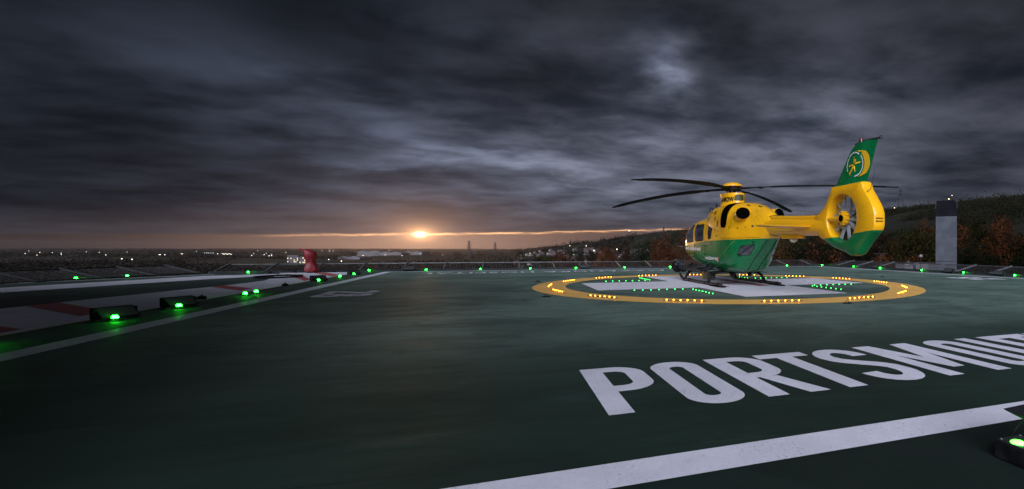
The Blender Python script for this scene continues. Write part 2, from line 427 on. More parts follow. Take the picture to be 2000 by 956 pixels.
# ------------------------------------------------------------------ deck
def dpoly(pts): return [D(s, t) for s, t in pts]
L0, L1, F1, N0 = -5.04, 19.18, 27.40, 2.73
outer = [(-6.0, -4.5), (20.3, -4.5), (20.3, 28.7), (-6.0, 28.7)]
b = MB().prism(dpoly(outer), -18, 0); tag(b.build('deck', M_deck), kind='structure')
left_area = [(-6.04, -4.5), (-6.04, 28.7), (-12.0, 28.7), (-17.6, 14.1), (-17.6, -4.5)]
M_deck2 = M_deck
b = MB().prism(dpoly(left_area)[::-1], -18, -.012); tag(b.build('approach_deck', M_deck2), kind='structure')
def flat(name, polys, m, z, kind='structure'):
    b = MB()
    for p in polys:
        vs = [D(s, t, z) for s, t in p]; b.addm(vs, [tuple(range(len(vs)))])
    o = b.build(name, m, fix=False)
    for f in o.data.polygons:
        if f.normal.z < 0: f.flip()
    return tag(o, kind=kind)
wl = .285
flat('perimeter_line', [[(L0, N0 - wl), (L1, N0 - wl), (L1, N0), (L0, N0)], [(L0, F1 - .02), (L1, F1 - .02), (L1, F1 + wl), (L0, F1 + wl)],
                        [(L0, N0), (L0 + wl + .06, N0), (L0 + wl + .06, F1 - .02), (L0, F1 - .02)], [(L1 - wl, N0), (L1, N0), (L1, F1 - .02), (L1 - wl, F1 - .02)]], M_white, .004)
# landing circle
def annulus(c, r0, r1, n=160):
    vs, fs = [], []
    for i in range(n):
        t = 2 * math.pi * i / n
        for r in (r0, r1): vs.append(D(c[0] + r * math.cos(t), c[1] + r * math.sin(t), .004))
    for i in range(n): j = (i + 1) % n; fs.append((2 * i, 2 * i + 1, 2 * j + 1, 2 * j))
    return vs, fs
RC = (6.84, 15.05)
RC = (RC[0] + .0, RC[1] + .0)
def stof(X, Y): return (X * math.cos(A) + Y * math.sin(A), -X * math.sin(A) + Y * math.cos(A))
RC = stof(.9829, 16.495)
vs, fs = annulus(RC, 4.996, 5.942); o = MB().addm(vs, fs).build('painted_circle', M_yring, fix=False); tag(o, kind='structure')
CC = (7.0, 15.38); h9, a3 = 4.47, 1.47
cr = [(-a3, -h9), (a3, -h9), (a3, -a3), (h9, -a3), (h9, a3), (a3, a3), (a3, h9), (-a3, h9), (-a3, a3), (-h9, a3), (-h9, -a3), (-a3, -a3)]
flat('painted_cross', [[(CC[0] + p[0], CC[1] + p[1]) for p in cr]], paint('cross_white', (.84, .82, .88), .92), .004)
flat('painted_letter', [[(6.13, 13.9), (6.5, 13.9), (6.5, 15.2), (7.5, 15.2), (7.5, 13.9), (7.87, 13.9), (7.87, 17.1), (7.5, 17.1), (7.5, 15.6), (6.5, 15.6), (6.5, 17.1), (6.13, 17.1)]], M_red, .008)

# condensed bold capitals, unit height
def rr(x0, y0, x1, y1, r, n=10):
    return arc(x1 - r, y1 - r, r, r, 0, 90, n) + arc(x0 + r, y1 - r, r, r, 90, 180, n) + arc(x0 + r, y0 + r, r, r, 180, 270, n) + arc(x1 - r, y0 + r, r, r, 270, 360, n)
SW = .135
def glyph(ch):
    if ch == 'O': return [curve2d([rr(0, -.015, .345, 1.015, .17), rr(SW - .012, .135, .345 - SW + .012, .865, .048)])], .345
    if ch in 'PR':
        bowl = [(0, 0), (SW, 0), (SW, .40)] + [(.22, .40)] + arc(.205, .60, .195, .20, -90, 0, 8) + arc(.205, .80, .195, .20, 0, 90, 8) + [(0, 1)]
        hole = [(SW, .525)] + arc(.20, .60, .072, .075, -90, 0, 6) + arc(.20, .80, .072, .075, 0, 90, 6) + [(SW, .875)]
        g = [curve2d([bowl, hole])]
        if ch == 'R': g.append(([(.16, .399, 0), (.29, .399 + .01, 0), (.415, 0, 0), (.275, 0, 0)], [(0, 3, 2, 1)]))
        return g, .41
    if ch == 'T': return [([(0, 1, 0), (0, .865, 0), (.145, .865, 0), (.145, 0, 0), (.28, 0, 0), (.28, .865, 0), (.425, .865, 0), (.425, 1, 0)], [(0, 1, 2, 3, 4, 5, 6, 7)])], .425
    if ch == 'H': return [([(0, 0, 0), (SW, 0, 0), (SW, .44, 0), (.29, .44, 0), (.29, 0, 0), (.29 + SW, 0, 0), (.29 + SW, 1, 0), (.29, 1, 0), (.29, .57, 0), (SW, .57, 0), (SW, 1, 0), (0, 1, 0)], [tuple(range(12))])], .425
    if ch == 'M':
        p = [(0, 0), (0, 1), (.17, 1), (.285, .5), (.40, 1), (.57, 1), (.57, 0), (.44, 0), (.44, .62), (.335, .18), (.235, .18), (.13, .62), (.13, 0)]
        return [curve2d([p])], .57
    if ch == 'U': return [ribbon([(SW / 2, 1), (SW / 2, .2)] + arc(.20, .20, .1325, .1475, 180, 360, 12)[1:-1] + [(.3325, .2), (.3325, 1)], SW)], .40
    if ch == 'S':
        p = arc(.21, .735, .145, .20, -5 + 0, 180, 12) + [(.075, .70), (.085, .645), (.13, .585), (.21, .51), (.30, .43), (.345, .36), (.352, .30)] + arc(.21, .265, .145, .20, 0, -180, 12)
        return [ribbon(p, SW)], .42
def place(meshes, s, t, k, sx=1.0, z=.004, ang=0.0, b=None):
    ca, sa = math.cos(ang), math.sin(ang)
    for vs, fs in meshes:
        b.addm([D(s + (v[0] * sx * k) * ca - (v[1] * k) * sa, t + (v[0] * sx * k) * sa + (v[1] * k) * ca, z) for v in vs], fs)
starts = [.72, 1.37, 1.985, 2.555, 3.175, 3.87, 4.84, 5.47, 6.03, 6.70]
b = MB()
for ch, s in zip('PORTSMOUTH', starts):
    g, wd = glyph(ch); place(g, s, 3.515, 1.40, b=b)
o = b.build('painted_lettering', M_white, fix=False); tag(o, kind='structure')
for f in o.data.polygons:
    if f.normal.z < 0: f.flip()
# lettering on the far side, meant to be read from the other end
vs, fs = textm('QUEEN ALEXANDRA HOSPITAL', 1.55, .02, .60, 1.12)
wv = max(v.x for v in vs); k = 15.3 / wv
b = MB(); place([([Vector((v.x * k, v.y, 0)) for v in vs], fs)], 12.1, 26.05, 1.0, ang=math.pi, b=b)
o = b.build('painted_lettering', M_white, fix=False); tag(o, kind='structure')
# weight figures on both sides
def digits(s0, t0, ang, k):
    b = MB(); XS = 1.9 / k * .95
    two = [ribbon(arc(.22, .74, .125, .155, 170, 0, 8) + [(.335, .64), (.28, .50), (.19, .36), (.11, .215)], .19), ([(0, 0, 0), (.44, 0, 0), (.44, .20, 0), (0, .20, 0)], [(0, 1, 2, 3)])]
    eight = [curve2d([rr(0, 0, .44, .52, .15) , rr(.165, .17, .275, .36, .05)]), curve2d([rr(.015, .5205, .425, 1, .14), rr(.17, .66, .27, .83, .045)])]
    place(two, s0, t0, k, XS, .004, ang, b); ca, sa = math.cos(ang), math.sin(ang); dx = .52 * k * (XS)
    place(eight, s0 + dx * ca, t0 + dx * sa, k, XS, .004, ang, b)
    o = b.build('painted_figures', M_white, fix=False); tag(o, kind='structure')
    for f in o.data.polygons:
        if f.normal.z < 0: f.flip()
digits(-4.13, 15.9, -math.pi / 2, 1.22)
digits(18.05, 13.75, math.pi / 2, 1.4)

# walkway on the left
flat('walkway', [[(-5.98 - .14, -3), (-6.14, 28.2), (-9.2, 28.2), (-8.75, 26.6), (-8.2, 24.4), (-7.62, 22.0), (-7.75, 20.0), (-8.2, 17.4), (-8.65, 14.6), (-8.9, 12.5), (-8.9, -3)]], paint('walk_white', (.68, .68, .74), .8), -.008)
flat('perimeter_line', [[(-13.2, 20.5), (-11.8, 18.4), (-9.9, 23.5), (-8.55, 25.6), (-8.95, 27.2), (-11.05, 26.25)], [(-15.0, 22.2), (-14.85, 22.1), (-11.25, 27.55), (-11.35, 27.7)]], M_white, -.008)
flat('painted_stripes', [[(-8.7, 14.1), (-8.6, 14.75), (-6.6, 12.45), (-6.6, 11.75)], [(-8.7, 11.75), (-8.6, 12.3), (-6.3, 10.15), (-6.3, 9.45)],
     [(-7.85, 18.95), (-7.80, 19.6), (-6.5, 17.95), (-6.5, 17.2)], [(-8.62, 26.9), (-8.1, 26.5), (-6.3, 22.2), (-6.3, 21.4)], [(-7.9, 27.9), (-7.4, 27.9), (-6.2, 25.3), (-6.2, 24.3)],
     [(-8.7, 6.1), (-8.6, 6.7), (-6.6, 4.5), (-6.6, 3.9)]], M_red, -.004)
flat('edge_line', [[(-6.02 - .10, -3), (-6.075, -3), (-6.075, 26.5), (-6.12, 26.5)]], M_ylw, -.0045)

# ------------------------------------------------------------------ safety nets round the deck
def net(p0, p1, outn, label, zin=.0, hrise=.33, wid=1.6, step=1.85, off0=.5, name='safety_net', pm=None):
    pm = pm or M_steel
    p0, p1, outn = Vector(p0), Vector(p1), Vector(outn).normalized(); d = (p1 - p0); L = d.length; d.normalize()
    r = empty(name, p0); tag(r, label, 'safety net')
    def P(a, q, dz=0): return d * a + outn * (q * wid) + Vector((0, 0, zin + q * hrise + dz))
    b = MB()
    nst = int(L / .15)
    for i in range(nst + 1): a = L * i / nst; b.bar(P(a, 0.02), P(min(L, a + .12 * ((i * 7) % 3 - 1) * .15), 1), .010)
    for q in (.2, .4, .6, .8): b.bar(P(0, q), P(L, q), .007)
    b.build('netting', M_net, r, fix=False)
    b = MB(); b.tube([P(0, 1), P(L, 1)], .022, 8); b.tube([P(0, .0, .02), P(L, .0, .02)], .02, 8); b.build('rail', pm, r, smooth=True)
    a = off0
    while a < L:
        b = MB(); b.bar(P(a, -.08, .0), P(a, 1.02, .03), .055, .07); b.box(P(a, -.03, -.02), (.16, .16, .05))
        b.build('post', pm, r); a += step
    return r
E_ = .08
net(D(-12.0, 28.8), D(20.4, 28.8), V, 'long sloping wire safety net along the far edge of the deck', off0=.12)
net(D(20.4, 28.7), D(20.4, -3.5), U, 'sloping safety net with pale brackets along the right edge of the deck', off0=1.0)
net(D(-17.7, 13.9), D(-12.1, 28.7), Vector((-1, 0, 0)), 'dark safety net along the slanting far left edge of the walkway deck', off0=.9, pm=M_dkmet)
# kerb
b = MB()
for p, q in (((-11.9, 28.62), (20.3, 28.62)), ((20.22, 28.5), (20.22, -4.4))):
    P_, Q_ = D(*p, .03), D(*q, .03); b.bar(P_, Q_, .06, .12)
tag(b.build('kerb', M_dkmet), kind='structure')

# ------------------------------------------------------------------ green perimeter lights
gl = empty('edge_light')
MB().lathe([(.09, 0), (.09, .015), (.055, .03), (.05, .045)], 18).build('base', M_dkmet, gl, smooth=True)
MB().lathe([(.036, .04), (.040, .050), (.038, .072), (.026, .088), (.012, .094)], 16).build('lens', M_glow_g, gl, smooth=True)
MB().lathe([(.014, .093), (.014, .101), (.006, .104)], 10).build('cap', M_dkmet, gl, smooth=True)
used = [False]
def put(proto, loc, rz, label, cat, group, flag):
    o = proto if not flag[0] else dup(proto)
    flag[0] = True; o.location = loc; o.rotation_euler = (0, 0, rz); tag(o, label, cat, group); return o
ordn = ['first', 'second', 'third', 'fourth', 'fifth', 'sixth', 'seventh', 'eighth', 'ninth', 'tenth', 'eleventh', 'twelfth', 'thirteenth', 'fourteenth', 'fifteenth', 'sixteenth'] + [f'number {q_}' for q_ in range(17, 60)]
far_s = [-5.75, -3.33, -.86, 1.57, 3.95, 6.65, 9.35, 11.9, 14.5, 17.2, 19.85]
for i, s in enumerate(far_s):
    put(gl, D(s, 28.2), 0, f'green edge light on the far deck edge, {ordn[i]} from the left', 'edge light', 'green lights on the far deck edge', used)
right_t = [25.3, 23.0, 20.0, 17.5, 15.0, 12.2, 9.2, 6.2]
for i, t in enumerate(right_t):
    put(gl, D(20.08, t), 0, f'green edge light on the right deck edge, {ordn[i]} from the far corner', 'edge light', 'green lights on the right deck edge', used)
left_t = [8.55, 10.73, 12.45, 15.14, 15.73, 20.43, 22.88, 24.89]
for i, t in enumerate(left_t):
    put(gl, D(-5.62, t), 0, f'green edge light beside the white left deck line, {ordn[i]} from the camera', 'edge light', 'green lights on the left deck edge', used)
for i, (s, t) in enumerate([(-14.86, 23.38-1.0), (-14.0, 24.75), (-13.27, 26.0), (-10.4, 28.3)]):
    put(gl, D(s, t, -.012), 0, f'faint green light at the far left walkway edge, {ordn[i]} from the left', 'edge light', 'green lights by the far left net', used)

# unlit floodlights beside the lights
fl = empty('floodlight')
b = MB(); prof = [(-.10, .04), (.10, .04), (.13, .065), (-.02, .215), (-.10, .215)]
vs = [(-.25 if k == 0 else .25, -p[0], p[1]) for k in (0, 1) for p in prof]; n5 = 5
b.addm(vs, [tuple(range(5)), tuple(range(9, 4, -1))] + [(i, 5 + i, 5 + (i + 1) % 5, (i + 1) % 5) for i in range(5) if i != 2])
b.build('housing', M_black, fl, bev=.006)
nrm = Vector((0, -.707, .6)).normalized()
MB().addm([(-.235, -.124, .070), (.235, -.124, .070), (.235, .010, .206), (-.235, .010, .206)], [(0, 1, 2, 3)]).build('glass', mat('lamp_glass', (.04, .045, .045), .12, 0, .8), fl, fix=False)
for sx in (-.27, .27):
    b = MB(); b.box((sx, 0, .10), (.012, .06, .20)); b.build('bracket', M_dkmet, fl); MB().box((sx, 0, .008), (.07, .16, .012)).build('foot', M_dkmet, fl)
uf = [False]
fpos = [(-5.84, 10.72, 'nearest'), (-5.84, 12.5, 'second nearest'), (-5.84, 19.75, 'third nearest'), (-5.84, 24.3, 'farthest')]
for t, wd_ in ((10.73, 'nearest'), (12.45, 'second nearest'), (20.43, 'third nearest'), (24.89, 'farthest')):
    p_ = D(-5.62, t); dr_ = Vector((p_.x, p_.y, 0)).normalized(); q_ = p_ + dr_ * .17
    put(fl, q_, A + R(62), f'{wd_} black box floodlight on the left deck edge behind a green light', 'floodlight', 'unlit floodlights along the left edge', uf)
for i, (s, t, rz) in enumerate([(-4.1, 28.45, A), (4.45, 28.45, A), (15.3, 28.4, A)]):
    put(fl, D(s, t), rz, f'unlit box floodlight on the far deck edge, {ordn[i]} from the left', 'floodlight', 'floodlights on the far edge', uf)
for i, (s, t) in enumerate([(20.05, 23.3), (20.05, 18.3), (20.05, 15.7)]):
    put(fl, D(s, t), A - R(90), f'unlit box floodlight on the right deck edge, {ordn[i]} from the far corner', 'floodlight', 'floodlights on the right edge', uf)
# close light box at bottom right
nb = empty('light_box', (1.81, 2.80, 0), A); tag(nb, 'black square light box glowing green, in the near right foreground', 'edge light')
b = MB(); b.box((0, 0, .052), (.20, .19, .094)); b.build('housing', M_black, nb, bev=.008)
MB().box((0, 0, .103), (.18, .17, .010)).build('top_plate', M_dkmet, nb, bev=.003)
MB().lathe([(.033, .107), (.033, .113), (.025, .119), (.010, .122)], 20, c=(-.045, -.005, 0), M=Matrix.Diagonal((1.1, 1.1, 1))).build('lens', M_glow_core, nb, smooth=True)
for sx in (-.075, .075):
    for sy in (-.07, .07): MB().lathe([(.007, .106), (.007, .112), (.004, .114)], 8, c=(sx, sy, 0)).build('bolt', M_steel, nb)
MB().box((-.055, -.0965, .055), (.055, .003, .036)).build('plate', mat('data_plate', (.16, .18, .18), .4), nb)
nf = empty('floodlight', (1.675, 2.76, .0), A); tag(nf, 'black floodlight hood rising beside the near right green light', 'floodlight')
b = MB(); b.addm([(0, 0, .303), (.55, .0, .325), (.55, -.18, .26), (.07, -.10, .268), (.02, .005, .292), (.55, .01, .30), (.55, -.16, .20), (.10, -.095, .235)], [(0, 3, 2, 1), (4, 5, 6, 7), (0, 4, 7, 3), (1, 2, 6, 5), (0, 1, 5, 4), (3, 7, 6, 2)]); b.build('hood', M_black, nf, bev=.003)
b = MB(); b.tube([(.09, -.06, .26), (.13, .0, .20), (.17, .10, .08), (.20, .16, .01)], .003, 6); b.build('cable', M_dkmet, nf, smooth=True)
b = MB(); b.bar((.45, -.03, .0), (.45, -.03, .30), .03, .05); b.build('bracket', M_dkmet, nf)

# small dark fittings and cables along the left edge
jb = empty('junction_box'); MB().lathe([(.085, 0), (.085, .05), (.06, .075)], 14).build('body', M_black, jb, smooth=True); MB().lathe([(.02, .075), (.02, .10), (.01, .105)], 8).build('gland', M_dkmet, jb, smooth=True)
uj = [False]
for i, (s, t) in enumerate([(-6.2, 14.6), (-5.95, 18.6), (-6.05, 22.6), (-7.2, 28.3), (-8.7, 28.3), (-9.6, 28.2)]):
    put(jb, D(s, t, -.008 if s < -6 else 0), 0, f'round black fitting on the left deck edge, {ordn[i]} from the camera', 'fitting', 'black fittings on the left edge', uj)
b = MB(); b.tube([D(-7.9 + .62 * math.cos(a * .3) * (1 + .02 * a / 6), 24.1 + .95 * math.sin(a * .3), .02 + .012 * (a // 21)) for a in range(64)], .022, 6)
tag(b.build('coiled_hose', M_black, smooth=True), 'dark hose coiled in an oval loop on the white walkway', 'hose')
# small dark debris / deck drains
dr = empty('tie_down'); MB().lathe([(.10, 0), (.10, .012), (.05, .018)], 14).build('plate', M_black, dr, smooth=True)
b = MB(); b.tube(arc3 := [(.045 * math.cos(R(q)), 0, .012 + .045 * math.sin(R(q))) for q in range(0, 181, 20)], .007, 6); b.build('ring', M_dkmet, dr, smooth=True)
ud = [False]
for (s, t, lb) in [(1.25, 18.08, 'small black tie-down ring left of the yellow circle, upper one'), (1.07, 12.56, 'small black tie-down ring left of the yellow circle, lower one'), (6.91, 8.91, 'small black tie-down ring just in front of the yellow circle'),
                   (8.6, 22.9, 'small black tie-down ring behind the helicopter nose'), (14.6, 16.6, 'small black tie-down ring right of the yellow circle')]:
    put(dr, D(s, t), .3, lb, 'tie-down', 'tie-down points', ud)

# ------------------------------------------------------------------ LED strips
def strip(name, mled, n, L, housing_w=.05):
    e = empty(name)
    MB().box((0, 0, .0065), (L, housing_w, .013)).build('housing', M_dkmet, e, bev=.003)
    for i in range(n):
        xx = -L / 2 + L * (i + .5) / n
        MB().lathe([(.013, .012), (.013, .022), (.007, .030)], 8, c=(xx, 0, 0)).build('lamp', mled, e, smooth=True)
    return e
sy_ = strip('light_strip', M_led_y, 6, .95); uy = [False]
clock = {}
for k_ in range(16):
    a_ = R(11.25 + 22.5 * k_); s = RC[0] + 5.47 * math.cos(a_); t = RC[1] + 5.47 * math.sin(a_)
    dg_ = (11.25 + 22.5 * k_) % 360
    o = put(sy_, D(s, t, .004), A + a_ + R(90), '', 'light strip', 'amber light strips on the yellow circle', uy)
    side = ('right' if dg_ < 45 or dg_ > 315 else 'far' if dg_ < 135 else 'left' if dg_ < 225 else 'near')
    idx = clock.get(side, 0); clock[side] = idx + 1
    tag(o, f'amber lit strip set in the {side} arc of the yellow circle, {ordn[idx]} one anticlockwise')
sg_ = strip('light_strip', M_led_g, 7, 1.62); ug = [False]
for (qx, qy, nm) in ((-1, -1, 'near left'), (1, -1, 'near right'), (1, 1, 'far right'), (-1, 1, 'far left')):
    for ax in (0, 1):
        c0 = 1.95; mid = c0 + .92
        s = CC[0] + qx * (mid if ax == 0 else c0); t = CC[1] + qy * (c0 if ax == 0 else mid)
        lb = f'green lit strip {"along the side arm" if ax == 0 else "along the front-to-back arm"} in the {nm} quadrant of the cross'
        put(sg_, D(s, t), A + (0 if ax == 0 else R(90)), lb, 'light strip', 'green light strips round the white cross', ug)

# ------------------------------------------------------------------ red covered monitor
rc = empty('covered_monitor', D(-7.95, 27.95, -.01), A); tag(rc, 'fire monitor wrapped in a crumpled red cover, standing on the white walkway', 'fire monitor')
def blob(rs, wob, seed, n=22):
    rnd = random.Random(seed); ph = [rnd.uniform(0, 6.28) for _ in range(8)]; out = []
    for j, (cx_, cy_, cz, rx, ry, tl) in enumerate(rs):
        ring = []
        for k in range(n):
            t = 2 * math.pi * k / n; q = 1 + wob * (math.sin(3 * t + ph[0] + j * .9) + .7 * math.sin(7 * t + ph[1] - j * 1.3) + .5 * math.sin(11 * t + ph[2] + j))
            px_ = rx * q * math.cos(t); ring.append(Vector((cx_ + px_, cy_ + ry * q * math.sin(t), cz + tl * px_)))
        out.append(ring)
    return out
b = MB(); b.rings(blob([(0, 0, .06, .25, .24, 0), (0, 0, .12, .27, .25, 0), (0, 0, .26, .25, .23, 0), (-.01, 0, .40, .20, .19, 0), (-.03, 0, .52, .17, .16, 0), (-.04, 0, .60, .20, .18, .05), (-.05, 0, .72, .24, .20, .1), (-.06, 0, .86, .25, .20, .0), (-.08, 0, .97, .22, .17, -.15), (-.11, 0, 1.04, .15, .12, -.2), (-.12, 0, 1.07, .05, .05, -.2)], .06, 3))
b.rings([[Vector((-.16 - .05 * j * 1.5, .08 * math.cos(t) * (1 - .12 * j), .96 + .03 * j + .085 * math.sin(t) * (1 - .12 * j) + 0.0)) for t in [2 * math.pi * k / 14 for k in range(14)]] for j in range(5)])
b.build('cover', M_cover, rc, smooth=True)
b = MB(); b.tube([(.165 * math.cos(t * .35) - .03, .155 * math.sin(t * .35), .52 + .006 * math.sin(t)) for t in range(19)], .012, 6); b.build('strap', M_black, rc, smooth=True)
MB().lathe([(.20, 0), (.20, .05), (.16, .08)], 16).build('base', M_dkmet, rc, smooth=True)

# ------------------------------------------------------------------ helicopter (x forward, y left, z up; origin under the rotor)
HD = R(20.5)
heli = empty('helicopter', (1.253, 16.743, .009), HD + R(90)); tag(heli, 'yellow and green air ambulance helicopter parked on the white cross, nose away', 'helicopter')
def pch(xs, ys, x):
    if x <= xs[0]: return ys[0]
    if x >= xs[-1]: return ys[-1]
    for i in range(len(xs) - 1):
        if x <= xs[i + 1]: break
    def slope(j):
        if j == 0 or j == len(xs) - 1:
            j0 = 0 if j == 0 else len(xs) - 2; return (ys[j0 + 1] - ys[j0]) / (xs[j0 + 1] - xs[j0])
        a = (ys[j] - ys[j - 1]) / (xs[j] - xs[j - 1]); c = (ys[j + 1] - ys[j]) / (xs[j + 1] - xs[j])
        return 0 if a * c <= 0 else 2 * a * c / (a + c)
    h_ = xs[i + 1] - xs[i]; t = (x - xs[i]) / h_; m0, m1 = slope(i) * h_, slope(i + 1) * h_
    return (2 * t**3 - 3 * t**2 + 1) * ys[i] + (t**3 - 2 * t**2 + t) * m0 + (-2 * t**3 + 3 * t**2) * ys[i + 1] + (t**3 - t**2) * m1
class Body:
    def __init__(s, st):      # rows: x, zb, zt, w, zc, nlow, nup
        s.st = sorted(st); s.xs = [r[0] for r in s.st]
    def p(s, x): return [pch(s.xs, [r[k] for r in s.st], x) for k in range(1, 7)]
    def pt(s, x, th, off=0.0):   # th degrees: 0 = port side, 90 = top, 180 = starboard, 270 = bottom
        zb, zt, w_, zc, nl, nu = s.p(x); c_, s_ = math.cos(R(th)), math.sin(R(th)); n = nu if s_ >= 0 else nl
        hh = (zt - zc) if s_ >= 0 else (zc - zb)
        yy = (w_ + off) * math.copysign(abs(c_) ** (2 / n), c_); z_ = zc + (hh + off) * math.copysign(abs(s_) ** (2 / n), s_)
        return Vector((x, yy, z_))
    def y(s, x, z_, off=0.0):
        zb, zt, w_, zc, nl, nu = s.p(x); hh, n = ((zt - zc), nu) if z_ >= zc else ((zc - zb), nl)
        q = min(1.0, abs(z_ - zc) / hh); return w_ * (1 - q ** n) ** (1 / n) + off
    def mesh(s, name, m, nx=60, nt=64, parent=None, xa=None, xb=None):
        xa = s.xs[0] if xa is None else xa; xb = s.xs[-1] if xb is None else xb
        rs = []
        for i in range(nx + 1):
            u = i / nx; x = xa + (xb - xa) * u
            ring = []
            for k in range(nt):
                ring.append(s.pt(x, 360 * k / nt))
            rs.append(ring)
        return MB().rings(rs).build(name, m, parent, smooth=True)
BODY = Body([(3.28, 1.17, 1.45, .10, 1.3, 2.2, 2.2), (3.22, 1.06, 1.58, .33, 1.3, 2.3, 2.3), (3.10, .95, 1.74, .50, 1.3, 2.5, 2.4), (2.85, .86, 1.93, .64, 1.28, 2.6, 2.6), (2.45, .70, 2.09, .73, 1.25, 2.8, 2.8),
             (1.9, .59, 2.17, .755, 1.22, 3.0, 3.0), (1.2, .49, 2.21, .78, 1.2, 3.2, 3.2), (.3, .41, 2.21, .785, 1.2, 3.6, 3.4), (-.5, .40, 2.2, .785, 1.2, 3.6, 3.4), (-1.0, .41, 2.2, .77, 1.25, 3.4, 3.4), (-1.38, .46, 2.18, .73, 1.3, 3.2, 3.2),
             (-1.8, .76, 2.12, .59, 1.42, 3.0, 3.0), (-2.2, 1.03, 2.06, .45, 1.5, 2.8, 2.8), (-2.6, 1.33, 2.0, .32, 1.62, 2.5, 2.5), (-2.85, 1.49, 1.98, .25, 1.74, 2.3, 2.3)])
COWL = Body([(1.28, 1.7, 2.16, .22, 1.9, 2.5, 2.5), (1.18, 1.65, 2.28, .38, 1.9, 2.6, 2.6), (.95, 1.6, 2.42, .53, 1.85, 3, 2.9), (.6, 1.6, 2.51, .66, 1.8, 3, 3.1), (0, 1.5, 2.56, .745, 1.75, 3, 3.2), (-.8, 1.5, 2.57, .765, 1.72, 3, 3.2),
             (-1.4, 1.5, 2.53, .69, 1.72, 3, 2.7), (-1.9, 1.5, 2.44, .55, 1.72, 3, 2.3), (-2.3, 1.5, 2.32, .41, 1.72, 3, 2.1), (-2.6, 1.5, 2.20, .32, 1.72, 3, 2.0), (-2.86, 1.5, 2.04, .25, 1.75, 2.4, 2.0)])
BODY.mesh('fuselage', M_heli, 90, 72, heli)
COWL.mesh('engine_cowling', M_heli, 70, 72, heli)
def patch(bd, outline, off, m, name, parent, seal=None, side=1, rings_=5, sealw=.07):
    n = len(outline); cx_ = sum(p[0] for p in outline) / n; cz_ = sum(p[1] for p in outline) / n
    scl = [1 + sealw, 1.0] + [1 - (i + 1) / (rings_ + 1) for i in range(rings_)] if seal else [1.0] + [1 - (i + 1) / (rings_ + 1) for i in range(rings_)]
    vs, fs, mi = [], [], []
    for j, q in enumerate(scl):
        for p in outline:
            X_, Z_ = cx_ + (p[0] - cx_) * q, cz_ + (p[1] - cz_) * q
            vs.append((X_, side * bd.y(X_, Z_, off), Z_))
    vs.append((cx_, side * bd.y(cx_, cz_, off), cz_))
    for j in range(len(scl) - 1):
        for k in range(n):
            k2 = (k + 1) % n; fs.append((j * n + k, j * n + k2, (j + 1) * n + k2, (j + 1) * n + k)); mi.append(1 if seal and j == 0 else 0)
    for k in range(n): fs.append(((len(scl) - 1) * n + k, (len(scl) - 1) * n + (k + 1) % n, len(vs) - 1)); mi.append(0)
    o = mk(name, vs, fs, [m, seal] if seal else m, parent)
    for p_, i_ in zip(o.data.polygons, mi): p_.material_index = i_
    for f in o.data.polygons: f.use_smooth = True
    return fixn(o)
def rpoly(pts, r=.06, n=5):   # rounded polygon
    out = []; N = len(pts)
    for i in range(N):
        a, b_, c_ = Vector(pts[i - 1]), Vector(pts[i]), Vector(pts[(i + 1) % N]); d1, d2 = (a - b_), (c_ - b_)
        q = min(r, d1.length * .45, d2.length * .45); p1, p2 = b_ + d1.normalized() * q, b_ + d2.normalized() * q
        for k in range(n + 1): t = k / n; v = p1.lerp(b_, t).lerp(b_.lerp(p2, t), t); out.append((v.x, v.y))
    dens = []
    for i in range(len(out)):
        a, c_ = Vector(out[i]), Vector(out[(i + 1) % len(out)]); k = max(1, int((c_ - a).length / .12))
        for q in range(k): v = a.lerp(c_, q / k); dens.append((v.x, v.y))
    return dens
def seam(bd, pts, wd, off, m, name, parent, side=1):
    dens = []
    for i in range(len(pts) - 1):
        a, c_ = Vector(pts[i]), Vector(pts[i + 1]); k = max(1, int((c_ - a).length / .06))
        for q in range(k): dens.append(a.lerp(c_, q / k))
    dens.append(Vector(pts[-1])); vs, fs = [], []
    for i, p in enumerate(dens):
        d = (dens[min(i + 1, len(dens) - 1)] - dens[max(i - 1, 0)]).normalized(); nn = Vector((-d.y, d.x))
        for q in (.5, -.5): v = p + nn * wd * q; vs.append((v.x, side * bd.y(v.x, v.y, off), v.y))
    for i in range(len(dens) - 1): fs.append((2 * i, 2 * i + 1, 2 * i + 3, 2 * i + 2))
    return mk(name, vs, fs, m, parent)
w1 = [(2.66, 1.36), (1.62, 1.38), (1.90, 1.98), (2.12, 1.98), (2.42, 1.74)]
w2 = [(1.37, 1.39), (.61, 1.42), (.76, 1.95), (1.60, 1.97)]
w3 = [(.20, 1.45), (-.03, 1.46), (-.12, 1.90), (.30, 1.92)]
